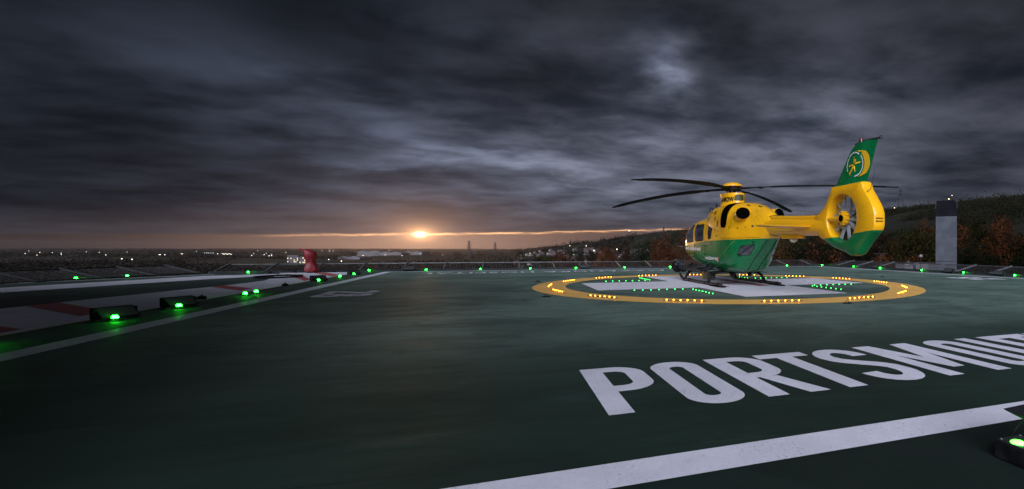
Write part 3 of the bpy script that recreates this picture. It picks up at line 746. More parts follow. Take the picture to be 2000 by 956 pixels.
for sd_ in (1, -1):
    patch(BODY, rpoly(w1, .1), .006, M_glass, 'side_window', heli, M_seal, sd_)
    patch(BODY, rpoly(w2, .09), .006, M_glass, 'side_window', heli, M_seal, sd_)
    patch(BODY, rpoly(w3, .08), .006, M_glass, 'side_window', heli, M_seal, sd_)
    patch(BODY, rpoly([(-1.67, .95), (-1.83, 1.22), (-2.30, 1.26), (-2.22, 1.15), (-1.97, .95)], .05), .008, M_glass, 'rear_window', heli, M_seal, sd_)
    # door joints
    seam(BODY, [(1.78, 2.05), (1.50, 1.40), (1.60, .78), (1.2, .62), (.50, .60), (.48, 1.4), (.44, 2.08)], .014, .004, M_seal, 'door_joint', heli, sd_)
    seam(BODY, [(.40, 2.02), (.40, 1.3), (.40, .62)], .010, .004, M_seal, 'door_joint', heli, sd_)
    seam(BODY, [(-.78, 1.40), (-.88, .95), (-1.05, .55)], .010, .004, M_seal, 'door_joint', heli, sd_)
    seam(COWL, [(-.25, 1.78), (-.9, 1.60), (-1.6, 1.58), (-2.4, 1.58)], .010, .004, M_seal, 'cowling_joint', heli, sd_)
    seam(COWL, [(-1.38, 1.56), (-1.38, 2.26)], .008, .004, M_seal, 'cowling_joint', heli, sd_)
# windscreen
for sd_ in (1, -1):
    vs, fs = [], []; nx_, nt_ = 14, 10
    for i in range(nx_ + 1):
        for j in range(nt_ + 1):
            x_ = 2.42 + (3.22 - 2.42) * i / nx_; th0 = 8 + 6 * (1 - i / nx_); th = th0 + (86 - th0) * j / nt_; p = BODY.pt(x_, th, .006); vs.append((p.x, sd_ * p.y, p.z))
    for i in range(nx_):
        for j in range(nt_): a = i * (nt_ + 1) + j; fs.append((a, a + 1, a + nt_ + 2, a + nt_ + 1))
    o = mk('windscreen', vs, fs, M_glass, heli, True); fixn(o)
# black gap between the forward and the engine cowling
def cow_patch(pts, off, m, name, side=1, nu=22, nv=8):
    # pts: list of (th, xfront, xrear) rows
    vs, fs = [], []
    for i in range(nu + 1):
        th = pts[0][0] + (pts[-1][0] - pts[0][0]) * i / nu
        xf = pch([p[0] for p in pts], [p[1] for p in pts], th); xr = pch([p[0] for p in pts], [p[2] for p in pts], th)
        for j in range(nv + 1): p = COWL.pt(xf + (xr - xf) * j / nv, th, off); vs.append((p.x, side * p.y, p.z))
    for i in range(nu):
        for j in range(nv): a = i * (nv + 1) + j; fs.append((a, a + 1, a + nv + 2, a + nv + 1))
    return fixn(mk(name, vs, fs, m, heli, True))
for sd_ in (1, -1):
    cow_patch([(1, -.84, -1.08), (4, -.78, -1.15), (30, -.77, -1.17), (60, -.75, -1.19), (76, -.68, -1.22), (86, -.62, -1.2)], .006, M_rub, 'air_intake', sd_)
    # exhaust pipe
    c0 = Vector((-1.36, .34 * sd_, 2.07)); c1 = Vector((-1.99, .59 * sd_, 2.16)); dv = (c1 - c0).normalized(); Mq = dv.to_track_quat('Z', 'Y').to_matrix()
    L_ = (c1 - c0).length
    MB().lathe([(.27, 0), (.255, L_ * .6), (.225, L_ * .9), (.212, L_)], 28, c=c0, M=Mq @ Matrix.Diagonal((1, .82, 1))).build('exhaust_fairing', M_hyel, heli, smooth=True)
    ex = MB().lathe([(.195, L_ - .05), (.206, L_ + .035), (.190, L_ + .036), (.178, L_ - .0), (.17, L_ - .3)], 28, c=c0, M=Mq @ Matrix.Diagonal((1, .82, 1)))
    ex.f = ex.f[:-2] + [ex.f[-1]]
    ex.build('exhaust_pipe', M_rub, heli, smooth=True)
    MB().lathe([(.001, L_ + .004), (.195, L_ + .004), (.195, L_ - .04)], 28, c=c0, M=Mq @ Matrix.Diagonal((1, .82, 1))).build('exhaust_mouth', M_rub, heli)
# small vents and fasteners
def spot(bd, th, x_, r1_, r2_, m, name, side=1):
    vs = []; p0 = bd.pt(x_, th, .007)
    for k in range(12):
        t = 2 * math.pi * k / 12; p = bd.pt(x_ + r1_ * math.cos(t), th + r2_ * math.sin(t), .007); vs.append((p.x, side * p.y, p.z))
    return mk(name, vs, [tuple(range(12))], m, heli)
for th, x_, a_, b__ in ((17, .38, .05, 4), (34, .16, .04, 5), (31, -.2, .07, 6), (14.5, -.3, .035, 5), (6.5, -.54, .04, 5), (66, -1.75, .09, 3), (78, -2.15, .09, 4), (100, -1.9, .09, 3), (44, .5, .03, 4)): spot(COWL, th, x_, a_, b__, mat('vent_dark', (.05, .03, .01), .5), 'vent')
for th, x_ in ((3, -.45), (1, -1.3), (1, -1.7), (2, -2.0)): spot(COWL, th, x_, .016, 1.2, M_hblack, 'fastener')
patch(BODY, [(-.28 + .035 * math.cos(k * .524), 1.78 + .045 * math.sin(k * .524)) for k in range(12)], .007, mat('ochre_cap', (.18, .10, .02), .5), 'filler_cap', heli)
patch(BODY, [(-.50 + .028 * math.cos(k * .524), 1.55 + .035 * math.sin(k * .524)) for k in range(12)], .007, mat('ochre_cap2', (.10, .07, .02), .5), 'filler_cap', heli)
for x_, z_ in ((1.45, .95), (1.45, 1.25), (.55, .95)): MB().box((x_, BODY.y(x_, z_) + .012, z_), (.07, .02, .03)).build('hinge', M_dkmet, heli, bev=.004)
b = MB(); b.tube([(.70, BODY.y(.7, 1.22) + .01, 1.22), (.66, BODY.y(.66, 1.22) + .035, 1.225), (.50, BODY.y(.5, 1.23) + .035, 1.23), (.46, BODY.y(.46, 1.23) + .01, 1.23)], .009, 8); b.build('door_handle', M_dkmet, heli, smooth=True)
rowb = MB()
def rivet_row(bd, pts, n_, b_, side=1):
    for i in range(n_):
        q = i / (n_ - 1) * (len(pts) - 1); k = min(int(q), len(pts) - 2); x_ = pts[k][0] + (pts[k + 1][0] - pts[k][0]) * (q - k); z_ = pts[k][1] + (pts[k + 1][1] - pts[k][1]) * (q - k)
        b_.box((x_, side * bd.y(x_, z_, .003), z_), (.014, .006, .014))
for sd_ in (1, -1):
    rivet_row(COWL, [(-.4, 1.66), (-1.0, 1.62), (-2.0, 1.60)], 14, rowb, sd_); rivet_row(COWL, [(-1.43, 1.62), (-1.43, 2.2)], 7, rowb, sd_); rivet_row(BODY, [(-.9, 1.48), (-2.4, 1.50)], 16, rowb, sd_); rivet_row(COWL, [(.9, 1.95), (.0, 2.0)], 8, rowb, sd_)
rowb.build('rivets', mat('rivet_ochre', (.25, .12, .01), .5), heli, fix=False)
for sd_ in (1, -1):
    seam(COWL, [(-.30, 1.70), (-.30, 2.2)], .008, .004, M_seal, 'cowling_joint', heli, sd_); seam(COWL, [(.55, 1.9), (.5, 2.3)], .007, .004, M_seal, 'cowling_joint', heli, sd_)
    seam(BODY, [(-.84, 1.44), (-2.55, 1.46)], .007, .004, M_seal, 'panel_joint', heli, sd_); seam(BODY, [(.9, .56), (-.7, .52)], .007, .004, M_seal, 'panel_joint', heli, sd_)
# clamshell hinge line, catches
for sd_ in (1, -1):
    under = lambda x_, y_: (lambda p_: p_[3] - (p_[3] - p_[0]) * (1 - min(.999, abs(y_) / p_[2]) ** p_[4]) ** (1 / p_[4]))(BODY.p(x_))
    b = MB(); b.tube([(x_, sd_ * .16, under(x_, .16) - .003) for x_ in [-1.45 - .12 * q for q in range(11)]], .009, 6); b.build('clamshell_joint', M_seal, heli, smooth=True)
    seam(BODY, [(-1.61, 1.38), (-.94, .96)], .012, .005, mat('gold_trim', (.35, .26, .05), .4), 'trim_line', heli, sd_)
    for x_, z_ in ((-2.3, 1.33), (-1.75, .94)): MB().box((x_, sd_ * (BODY.y(x_, z_) + .012), z_), (.06, .03, .05)).build('door_catch', M_dkmet, heli, bev=.004)
# registration / lettering on the side
def side_text(s, size, x0, z0, m, sx=1.0, off=.012, slope=0.0, bold=.01, bd=BODY, space=1.0, name='lettering'):
    vs, fs = textm(s, size, bold, sx, space); o2 = [(x0 - v.x, bd.y(x0 - v.x, z0 + v.y + slope * v.x, off), z0 + v.y + slope * v.x) for v in vs]
    return mk(name, o2, fs, m, heli)
side_text('HAMPSHIRE AND ISLE OF WIGHT', .135, 2.66, 1.10, M_hwhite, .92, slope=-.02)
patch(BODY, rpoly([(2.52, .90), (2.52, 1.05), (1.56, 1.03), (1.56, .88)], .03), .008, M_hdec, 'decal_panel', heli)
side_text('AIR AMBULANCE', .15, 2.46, .915, mat('decal_green', (.0, .12, .03), .4), .80, .016)
side_text('www.hiowaa.org', .155, .45, .79, M_hwhite, 1.0, bold=.012, slope=-.01)
patch(BODY, rpoly([(-.62, .74), (-.50, .74), (-.68, .88), (-.74, .88)], .01), .009, M_hred, 'decal_flash', heli)
patch(BODY, rpoly([(.9, 1.28), (.9, 1.36), (-.10, 1.34), (.0, 1.26)], .02), .007, mat('decal_grey', (.16, .20, .12), .5), 'decal_panel', heli)
# mast fairing
def oval(z_, xf, xr, ry, n=40, tilt=0.0):
    out = []
    for k in range(n):
        t = 2 * math.pi * k / n; c_ = math.cos(t); x_ = (xf if c_ > 0 else -xr) * abs(c_) * 1.0; x_ = xf * c_ if c_ > 0 else xr * c_
        out.append(Vector((x_, ry * math.sin(t), z_ + tilt * x_)))
    return out
MB().rings([oval(2.45, .42, .62, .42), oval(2.58, .40, .60, .385), oval(2.66, .40, .585, .365), oval(2.80, .47, .57, .365), oval(2.89, .56, .55, .385), oval(2.925, .585, .54, .39), oval(2.93, .55, .5, .37)]).build('mast_fairing', M_hyel, heli, smooth=True)
def oval_y(x_, z_):
    ry = .365 if z_ > 2.62 else .37; xf, xr = .47, .58; q = x_ / (xf if x_ > 0 else xr); return ry * math.sqrt(max(0, 1 - q * q))
def mast_pt(phi, z_, off):
    c_, s_ = math.cos(R(phi)), math.sin(R(phi)); u = max(0, min(1, (z_ - 2.66) / .14)); xf = .40 + .07 * u; xr = .585 - .015 * u
    if z_ > 2.80: q = min(1, (z_ - 2.80) / .09); xf = .47 + .09 * q; xr = .57 - .02 * q
    if z_ < 2.66: q = min(1, (2.66 - z_) / .08); xr = .585 + .015 * q
    ry = .365 + (.02 * min(1, max(0, z_ - 2.80) / .09) if z_ > 2.8 else .02 * min(1, max(0, 2.66 - z_) / .08))
    return Vector(((xf if c_ > 0 else xr) * c_ * (1 + off / .45), ry * s_ * (1 + off / .365), z_))
vs, fs = textm('G-HIOW', .20, .010, .86, 1.0, shear=.2); wt = max(v.x for v in vs)
mk('registration', [mast_pt(70 + 84 * v.x / wt, 2.655 + v.y, .008) for v in vs], fs, M_hblack, heli)
def mast_patch(p0, p1, z0, z1, skew, m, name):
    vs, fs = [], []; n_ = 10
    for i in range(n_ + 1):
        for k in range(6):
            zz_ = z0 + (z1 - z0) * k / 5; rnd_ = .03 * (1 - math.sqrt(max(0, 1 - (abs(2 * i / n_ - 1)) ** 6))) ; zz_ = max(z0 + rnd_, min(z1 - rnd_, zz_)); vs.append(mast_pt(p0 + skew * (1 - k / 5) * (1 if i < 3 else 0) + (p1 - p0) * i / n_, zz_, .006))
    for i in range(n_):
        for k in range(5): a = i * 6 + k; fs.append((a, a + 1, a + 7, a + 6))
    return mk(name, vs, fs, m, heli)
mast_patch(158, 203, 2.67, 2.87, -8, mat('grille_olive', (.05, .045, .008), .6), 'grille')
mast_patch(209, 214, 2.62, 2.88, 0, M_seal, 'grille_slot')
# rotor head
MB().lathe([(.09, 2.90), (.09, 3.0), (.24, 3.03), (.27, 3.08), (.25, 3.16), (.20, 3.19)], 24).build('rotor_hub', M_black, heli, smooth=True)
MB().lathe([(.30, 3.165), (.345, 3.175), (.34, 3.20), (.28, 3.25), (.18, 3.295), (.06, 3.315), (.001, 3.317)], 32).build('rotor_cap', M_hyel, heli, smooth=True)
b = MB()
for k in range(8):
    t = k * .785 + .2; b.tube([(.16 * math.cos(t), .16 * math.sin(t), 2.92), (.20 * math.cos(t + .15), .20 * math.sin(t + .15), 3.05)], .014, 6)
b.build('pitch_link', M_steel, heli, smooth=True)
def blade(droop, coning):
    rs = []; N = 40
    for i in range(N + 1):
        u = i / N; r_ = .20 + (5.15 - .20) * u
        if r_ < .9: ch = .20 - .03 * math.sin((r_ - .2) / .7 * 3.14); thk = .085 - .05 * (r_ - .2) / .7
        elif r_ < 1.4: ch = .20 + (.29 - .20) * (r_ - .9) / .5; thk = .034
        else: ch = .31 if r_ < 4.75 else .31 - .14 * (r_ - 4.75) / .40; thk = .055 if r_ < 4.9 else .028
        z_ = 3.10 + coning * math.sin(min(1, u * 1.6) * 1.57) - droop * u * u
        tw = R(13 - 10 * u); ring = []
        for k in range(14):
            t = 2 * math.pi * k / 14; a = ch / 2 * math.cos(t) - (.02 if r_ > 4.75 else 0); bb = thk / 2 * math.sin(t)
            ring.append(Vector((r_, a * math.cos(tw) - bb * math.sin(tw), z_ + a * math.sin(tw) + bb * math.cos(tw))))
        rs.append(ring)
    return MB().rings(rs)
PHI = 1.01368
for k, (dz, cn) in enumerate(((.44, .0), (.42, .02), (.30, .02), (.27, .01))):
    o = blade(dz, cn).build('rotor_blade', M_blade, heli, smooth=True); o.rotation_euler = (0, 0, PHI + k * math.pi / 2 - (HD + R(90)))
    MB().box((1.0, 0, 3.10 - dz * .05), (.10, .22, .045)).build('damper', M_black, o, bev=.01)
# tail boom
BOOM = Body([(-1.9, 1.44, 2.02, .30, 1.74, 2.2, 2.2), (-2.6, 1.49, 2.0, .28, 1.75, 2.2, 2.2), (-3.4, 1.50, 1.97, .25, 1.74, 2.2, 2.2), (-4.4, 1.47, 1.90, .235, 1.69, 2.2, 2.2), (-5.1, 1.45, 1.88, .20, 1.67, 2.2, 2.3), (-5.4, 1.42, 1.95, .16, 1.68, 2.2, 2.3)])
BOOM.mesh('tail_boom', M_hyel, 30, 40, heli)
DS = Body([(-2.5, 1.85, 2.09, .17, 1.97, 2.6, 3.5), (-2.9, 1.85, 2.055, .165, 1.96, 2.6, 3.5), (-4.0, 1.80, 1.985, .15, 1.9, 2.6, 3.5), (-5.2, 1.78, 1.935, .13, 1.86, 2.6, 3.5)])
DS.mesh('drive_shaft_cover', M_hyel, 20, 32, heli)
for x_, bd_ in ((-2.72, BOOM), (-2.72, DS)):
    b = MB(); b.tube([bd_.pt(x_ + .10 * math.cos(R(th * 2)) - .1, th, .004) for th in range(-95, 275, 8)], .008, 6); b.build('boom_joint', M_seal, heli, smooth=True)
b = MB(); b.prism([(-3.35, -.12), (-3.35, .12), (-4.15, .12), (-4.25, 0), (-4.15, -.12)], 1.405, 1.53); b.build('antenna_fairing', M_hyel, heli, bev=.01)
MB().lathe([(.001, 1.30), (.05, 1.31), (.09, 1.335), (.105, 1.37), (.10, 1.41)], 20, c=(-3.78, 0, 0)).build('antenna_dome', varied('dome_cream', (.62, .56, .48), (.7, .64, .55), 6, .4), heli, smooth=True)
b = MB(); b.tube([(-3.0, .05, 2.04), (-2.86, .06, 2.45)], [.006, .0025], 6); b.lathe([(.02, 0), (.012, .03)], 10, c=(-3.0, .05, 2.03)); b.build('whip_antenna', M_dkmet, heli, smooth=True)
# stabiliser
def foil(p0, p1, c0_, c1_, t0_, t1_, n=16, m=12):
    rs = []
    for i in range(m + 1):
        u = i / m; p = Vector(p0).lerp(Vector(p1), u); ch = c0_ + (c1_ - c0_) * u; th = t0_ + (t1_ - t0_) * u
        if u > .86: q = (u - .86) / .14; sc2 = math.sqrt(max(.02, 1 - q * q * .96)); ch *= (.55 + .45 * sc2); th *= sc2
        rs.append([p + Vector((ch / 2 * math.cos(2 * math.pi * k / n), 0, th / 2 * math.sin(2 * math.pi * k / n))) for k in range(n)])
    return MB().rings(rs)
for sd_ in (1, -1): foil((-4.58, .15 * sd_, 1.665), (-4.28, 1.33 * sd_, 1.705), .66, .46, .085, .060).build('stabiliser', M_hyel, heli, smooth=True)
MB().lathe([(.001, 0), (.025, .01), (.028, .03), (.02, .05)], 10, c=(-4.02, 1.30, 1.70), M=Matrix.Rotation(R(90), 3, 'Y')).build('navigation_lamp', M_dkmet, heli, smooth=True)
# fan shroud: thick ring-like plate with a round duct
FC = (-5.97, 1.815); FR = .515
side_out = [(-4.90, 1.90), (-4.88, 1.72), (-4.93, 1.56), (-5.10, 1.42), (-5.34, 1.30), (-5.62, 1.18), (-5.9, 1.11), (-6.10, 1.06), (-6.22, 1.00), (-6.36, .995), (-6.48, 1.03), (-6.60, 1.16), (-6.78, 1.33), (-6.98, 1.50), (-7.03, 1.60), (-7.03, 1.86), (-6.97, 2.02), (-6.83, 2.22), (-6.69, 2.40), (-6.62, 2.56), (-5.58, 2.56), (-5.50, 2.40), (-5.32, 2.14), (-5.10, 1.98)]
def shroud():
    N = 144; outl = []
    for i in range(N):
        t = 2 * math.pi * i / N; d = (math.cos(t), math.sin(t)); best = None
        for j in range(len(side_out)):
            a, c_ = side_out[j], side_out[(j + 1) % len(side_out)]
            ax_, az_ = a[0] - FC[0], a[1] - FC[1]; ex_, ez_ = c_[0] - a[0], c_[1] - a[1]; den = d[0] * ez_ - d[1] * ex_
            if abs(den) < 1e-9: continue
            u = (ax_ * ez_ - az_ * ex_) / den; v = (ax_ * d[1] - az_ * d[0]) / den
            if u > 0 and -1e-6 <= v <= 1 + 1e-6: best = u if best is None else max(best, u)
        outl.append((t, best))
    hw = .165; ring = []
    for t, u in outl:
        c_, s_ = math.cos(t), math.sin(t); row = []
        aft = max(0, -c_); x_edge = u
        tw_ = hw * (1.0 if aft < .4 else 1.0)
        rim = .45 if c_ > .2 else .75
        prof = [(u - .11, hw * .98), (u - .03, hw * .80), (u, hw * .45), (u, -hw * .45), (u - .03, -hw * .80), (u - .11, -hw * .98),
                (FR + .05, -hw * 1.02), (FR + .015, -hw * .95), (FR, -hw * .80), (FR - .01, 0), (FR, hw * .80), (FR + .015, hw * .95), (FR + .05, hw * 1.02)]
        for r_, y_ in prof: row.append(Vector((FC[0] + r_ * c_, y_, FC[1] + r_ * s_)))
        ring.append(row)
    n = len(ring[0]); vs = [v for r_ in ring for v in r_]; fs = []
    for i in range(len(ring)):
        j = (i + 1) % len(ring)
        for k in range(n): k2 = (k + 1) % n; fs.append((i * n + k, i * n + k2, j * n + k2, j * n + k))
    return MB().addm(vs, fs)
sh = shroud().build('fan_shroud', M_heli, heli, smooth=True)
# vertical fin
def fin():
    rs = []; N = 14
    for i in range(N + 1):
        u = i / N; z_ = 2.50 + (3.385 - 2.50) * u
        xf = -5.54 + (-6.20 + 5.54) * u - (.10 * max(0, u - .88) / .12 * 1.0 if u > .88 else 0); xr = -6.62 + (-6.97 + 6.62) * u
        th = .16 * (1 - u) + .085 * u; ring = []; zz_ = z_ + 0
        for k in range(20):
            t = 2 * math.pi * k / 20; cx_ = math.cos(t); q = (xf + xr) / 2 + (xf - xr) / 2 * cx_
            yv = th / 2 * math.copysign(abs(math.sin(t)) ** .8, math.sin(t)) * (.55 + .45 * cx_ if cx_ < 0 else 1)
            ring.append(Vector((q, yv, zz_)))
        rs.append(ring)
    return MB().rings(rs)
fin().build('tail_fin', M_heli, heli, smooth=True)
def fin_y(x_, z_):
    u = (z_ - 2.50) / .885; xf = -5.54 - .66 * u; xr = -6.62 - .35 * u; th = .16 * (1 - u) + .085 * u
    cx_ = max(-.999, min(.999, (x_ - (xf + xr) / 2) / ((xf - xr) / 2))); return th / 2 * (1 - cx_ * cx_) ** .4 * (.55 + .45 * cx_ if cx_ < 0 else 1)
b = MB(); b.tube([(-6.25, 0, 3.385), (-6.6, 0, 3.40), (-7.06, 0, 3.375)], [.016, .02, .018], 8); b.lathe([(.03, 0), (.034, .04), (.018, .07)], 12, c=(-7.04, 0, 3.345)); b.build('fin_cap', M_dkmet, heli, smooth=True)
MB().lathe([(.045, 3.38), (.045, 3.42), (.035, 3.47), (.012, 3.485)], 14, c=(-6.44, 0, 0)).build('beacon', mat('beacon_dark', (.08, .02, .02), .2), heli, smooth=True)
b = MB(); b.tube([(-6.72, .10, 2.30), (-6.86, .10, 2.36), (-7.0, .1, 2.78)], [.008, .006, .002], 6); b.build('whip_antenna', M_dkmet, heli, smooth=True)
# emblem on the fin: ring, crescent and figure
def finmap(vs, fs, m, name, off=.014):
    return mk(name, [(v[0], fin_y(v[0], v[1]) + off, v[1]) for v in vs], fs, m, heli)
EC = (-6.30, 2.945); ex_, ez_ = .248, .262
vs, fs = [], []; N = 48
for i in range(N + 1):
    t = R(238 - 325 * i / N); 
    for q in (1.0, .90): vs.append((EC[0] + ex_ * q * -math.cos(t), EC[1] + ez_ * q * math.sin(t)))
# gap at lower front (port view: forward is left)
vs, fs = [], []
for i in range(N + 1):
    t = R(250 + 322 * i / N)       # angle in picture sense: 0 = aft, 90 = up, 180 = forward
    for q in (1.0, .90): vs.append((EC[0] - ex_ * q * math.cos(t), EC[1] + ez_ * q * math.sin(t)))
for i in range(N): fs.append((2 * i, 2 * i + 1, 2 * i + 3, 2 * i + 2))
finmap(vs, fs, M_hwhite, 'emblem_ring')
vs, fs = [], []
for i in range(25):
    t = R(-78 + 156 * i / 24); a = Vector((EC[0] - ex_ * 1.13 * math.cos(t), EC[1] + ez_ * 1.10 * math.sin(t))); c_ = Vector((EC[0] - .165 - .275 * math.cos(t), EC[1] + .005 + .285 * math.sin(t)))
    k = min(1, 2.2 * math.cos(math.pi * (i / 24 - .5))); c_ = a.lerp(c_, k); vs += [tuple(a), tuple(c_)]
for i in range(24): fs.append((2 * i, 2 * i + 1, 2 * i + 3, 2 * i + 2))
finmap(vs, fs, M_hdec, 'emblem_crescent')
def em(ptsl):
    for pts in ptsl: finmap([(EC[0] - p[0] * .86, EC[1] + p[1] * .86) for p in pts], [tuple(range(len(pts)))], M_hdec, 'emblem_figure', .014)
em([[(-.012, .20), (.008, .20), (.014, .03), (-.02, .03)], [(-.20, -.01), (-.20, -.045), (-.03, -.015), (-.03, .02)], [(.03, .03), (.03, -.005), (.19, .015), (.19, .05)],
    [(.02, .055), (.05, .05), (.075, .075), (.07, .11), (.04, .125), (.015, .105)], [(-.05, -.02), (.02, -.03), (.01, -.09), (-.02, -.10), (-.13, -.22), (-.155, -.20)],
    [(.0, -.06), (.025, -.05), (.01, -.21), (-.02, -.21)], [(-.20, -.18), (-.18, -.17), (-.12, -.25), (-.145, -.26)]])
# fan: hub, support arm, blades
fh = MB().lathe([(.115, .02), (.125, .03), (.125, .135), (.10, .15), (.001, .155)], 24, c=(FC[0], 0, FC[1]), M=Matrix.Rotation(R(-90), 3, 'X')).build('fan_hub', M_hyel, heli, smooth=True)
b = MB()
for k in range(10):
    t = k * math.pi / 5 + .1; c0 = Vector((FC[0] + .135 * math.cos(t), .085, FC[1] + .135 * math.sin(t))); b.box(c0, (.05, .09, .06), Matrix.Rotation(-t, 3, 'Y'))
b.build('hub_lugs', M_hyel, heli, bev=.01)
MB().lathe([(.07, .0), (.075, .01), (.075, .012)], 18, c=(FC[0], .150, FC[1]), M=Matrix.Rotation(R(-90), 3, 'X')).build('hub_recess', M_rub, heli)
b = MB(); b.rings([[Vector((x_, .10 + .045 * math.cos(t), FC[1] - .005 + rr_ * math.sin(t))) for t in [2 * math.pi * k / 14 for k in range(14)]] for x_, rr_ in ((FC[0] + .02, .05), (FC[0] + .18, .055), (FC[0] + .40, .052), (FC[0] + .53, .060))]); b.build('support_arm', M_hyel, heli, smooth=True)
for k, dg in enumerate((8, 42, 80, 112, 150, 188, 222, 262, 298, 330)):
    t = R(dg); rs = []
    for i in range(7):
        u = i / 6; r_ = .10 + (.495 - .10) * u; pit = R(38 - 26 * u); ch = .075 + .02 * u
        e1 = Vector((math.cos(t), 0, math.sin(t))); e2 = Vector((-math.sin(t), 0, math.cos(t))); e3 = Vector((0, 1, 0)); cc = Vector((FC[0], -.02, FC[1])) + e1 * r_
        rs.append([cc + (e2 * math.cos(pit) + e3 * math.sin(pit)) * (ch / 2 * math.cos(2 * math.pi * q / 10)) + (e3 * math.cos(pit) - e2 * math.sin(pit)) * (.008 * math.sin(2 * math.pi * q / 10)) for q in range(10)])
    MB().rings(rs).build('fan_blade', M_fan, heli, smooth=True)
for dg in (20, 95, 165, 235, 310):
    t = R(dg); b = MB(); b.bar((FC[0], -.10, FC[1]), (FC[0] + .50 * math.cos(t), -.10, FC[1] + .50 * math.sin(t)), .03, .05); b.build('stator_vane', M_fan, heli)
# louvres and plates on the aft face of the shroud
for z_ in (1.70, 1.76): MB().box((-7.025, 0.02, z_), (.02, .17, .032)).build('louvre', mat('louvre_dark', (.16, .07, .003), .5), heli, bev=.006)
b = MB()
for th in range(0, 360, 45): b.lathe([(.008, 0), (.008, .004)], 6, c=(-6.78 + .0 + .055 * math.cos(R(th)), .13 - .0, 2.10 + .11 * math.sin(R(th))), M=Matrix.Rotation(R(-90), 3, 'X'))
b.build('rivets', M_hblack, heli)
# landing gear
def skid(sy):
    b = MB(); y_ = 1.0 * sy
    pts = [(-1.38, y_, .055), (-.6, y_, .05), (.6, y_, .05), (1.75, y_, .05), (1.98, y_, .062), (2.16, y_, .10), (2.31, y_, .17), (2.42, y_, .235)]
    b.tube(pts, [.05] * 5 + [.047, .042, .034], 12); o = b.build('skid', M_gun, heli, smooth=True)
    b = MB(); b.prism([(-.75, y_ - .13), (-.75, y_ + .13), (-1.45, y_ + .13), (-1.62, y_ + .05), (-1.62, y_ - .05), (-1.45, y_ - .13)], .004, .022); b.build('skid_plate', M_black, heli, bev=.004)
    for x_ in (1.85, 1.35, -.15, -.45, -1.2): b = MB(); b.tube([(x_ - .04, y_, .052), (x_ + .04, y_, .052)], .060, 12); b.build('skid_clamp', M_black, o, smooth=True)
for sy in (1, -1): skid(sy)
def xtube(x_):
    b = MB(); pts = [(x_, 1.0, .06), (x_ - .0, .96, .16), (x_, .88, .29), (x_, .72, .385), (x_, .5, .41), (x_, 0, .41), (x_, -.5, .41), (x_, -.72, .385), (x_, -.88, .29), (x_, -.96, .16), (x_, -1.0, .06)]
    b.tube(pts, [.042, .042, .045, .05, .05, .05, .05, .05, .045, .042, .042], 12); b.build('cross_tube', M_black, heli, smooth=True)
xtube(1.80); xtube(-.35)
for sy in (1, -1): b = MB(); b.addm([(.1, sy * .55, .42), (-.75, sy * .55, .42), (-.60, sy * .97, .385), (-.1, sy * .97, .385), (.1, sy * .55, .40), (-.75, sy * .55, .40), (-.60, sy * .97, .37), (-.1, sy * .97, .37)], [(0, 1, 2, 3), (4, 7, 6, 5), (0, 4, 5, 1), (1, 5, 6, 2), (2, 6, 7, 3), (3, 7, 4, 0)]); b.build('step', M_black, heli)
MB().lathe([(.001, -.10), (.05, -.09), (.07, -.04), (.07, .02), (.04, .08)], 14, c=(-.62, .28, .36)).build('belly_lamp', M_black, heli, smooth=True)
MB().lathe([(.001, -.10), (.05, -.09), (.07, -.04), (.07, .02), (.04, .08)], 14, c=(-.62, -.32, .36)).build('belly_lamp', M_black, heli, smooth=True)
# searchlight and its carrying boom on the left side
b = MB(); b.tube([(2.60, .95, .44), (2.1, .95, .44), (.9, .95, .42), (-.30, .95, .38)], .058, 14); bo = b.build('equipment_boom', M_gun, heli, smooth=True)
for i in range(9): x_ = 2.1 - i * .27; MB().lathe([(.060, -.03), (.066, -.02), (.066, .02), (.060, .03)], 14, c=(x_, .95, .432 - (2.1 - x_) * .018), M=Matrix.Rotation(R(90), 3, 'Y')).build('clamp_band', M_black, bo, smooth=True)
for x_ in (1.75, .2): b = MB(); b.bar((x_, .95, .44), (x_ - .1, .62, .56), .05, .10); b.bar((x_, .95, .44), (x_ + .25, .66, .60), .04, .06); b.build('boom_strut', M_black, heli)
sl_ = MB().lathe([(.12, -.16), (.19, -.14), (.205, -.05), (.205, .10), (.18, .16), (.10, .17)], 20, c=(2.80, .98, .47), M=Matrix.Rotation(R(70), 3, 'Y')).build('searchlight', M_black, heli, smooth=True)
MB().lathe([(.10, -.10), (.14, -.09), (.15, .08), (.11, .10)], 16, c=(2.62, .80, .40), M=Matrix.Rotation(R(80), 3, 'X')).build('camera_turret', M_dkmet, heli, smooth=True)
b = MB(); b.box((2.70, .99, .68), (.16, .14, .14)); b.box((2.58, .95, .56), (.10, .36, .10)); b.tube([(2.85, .9, .6), (2.9, .8, .72), (2.75, .75, .75), (2.6, .85, .6)], .014, 6); b.build('gimbal', M_gun, heli, bev=.01)
b = MB(); b.box((-.22, .90, .27), (.34, .30, .23)); b.build('equipment_box', mat('box_black', (.008, .008, .008), .35), heli, bev=.012)
MB().box((-.02, .955, .27), (.16, .18, .225)).build('equipment_cover', mat('box_ochre', (.22, .15, .01), .4), heli, bev=.01)
b = MB(); b.bar((3.05, .50, 1.20), (2.98, .86, 1.22), .02, .03); b.build('pitot_tube', M_steel, heli)
b = MB(); b.tube([(1.15, .25, 2.33), (1.25, .27, 2.42), (1.30, .28, 2.50), (1.2, .28, 2.56), (1.06, .27, 2.52), (1.0, .26, 2.44)], .014, 8); b.build('grab_loop', M_black, heli, smooth=True)
b = MB(); b.tube([(.60, .30, 2.50), (.64, .32, 2.58), (.56, .33, 2.64), (.50, .32, 2.56)], .016, 8); b.build('grab_loop', M_black, heli, smooth=True)

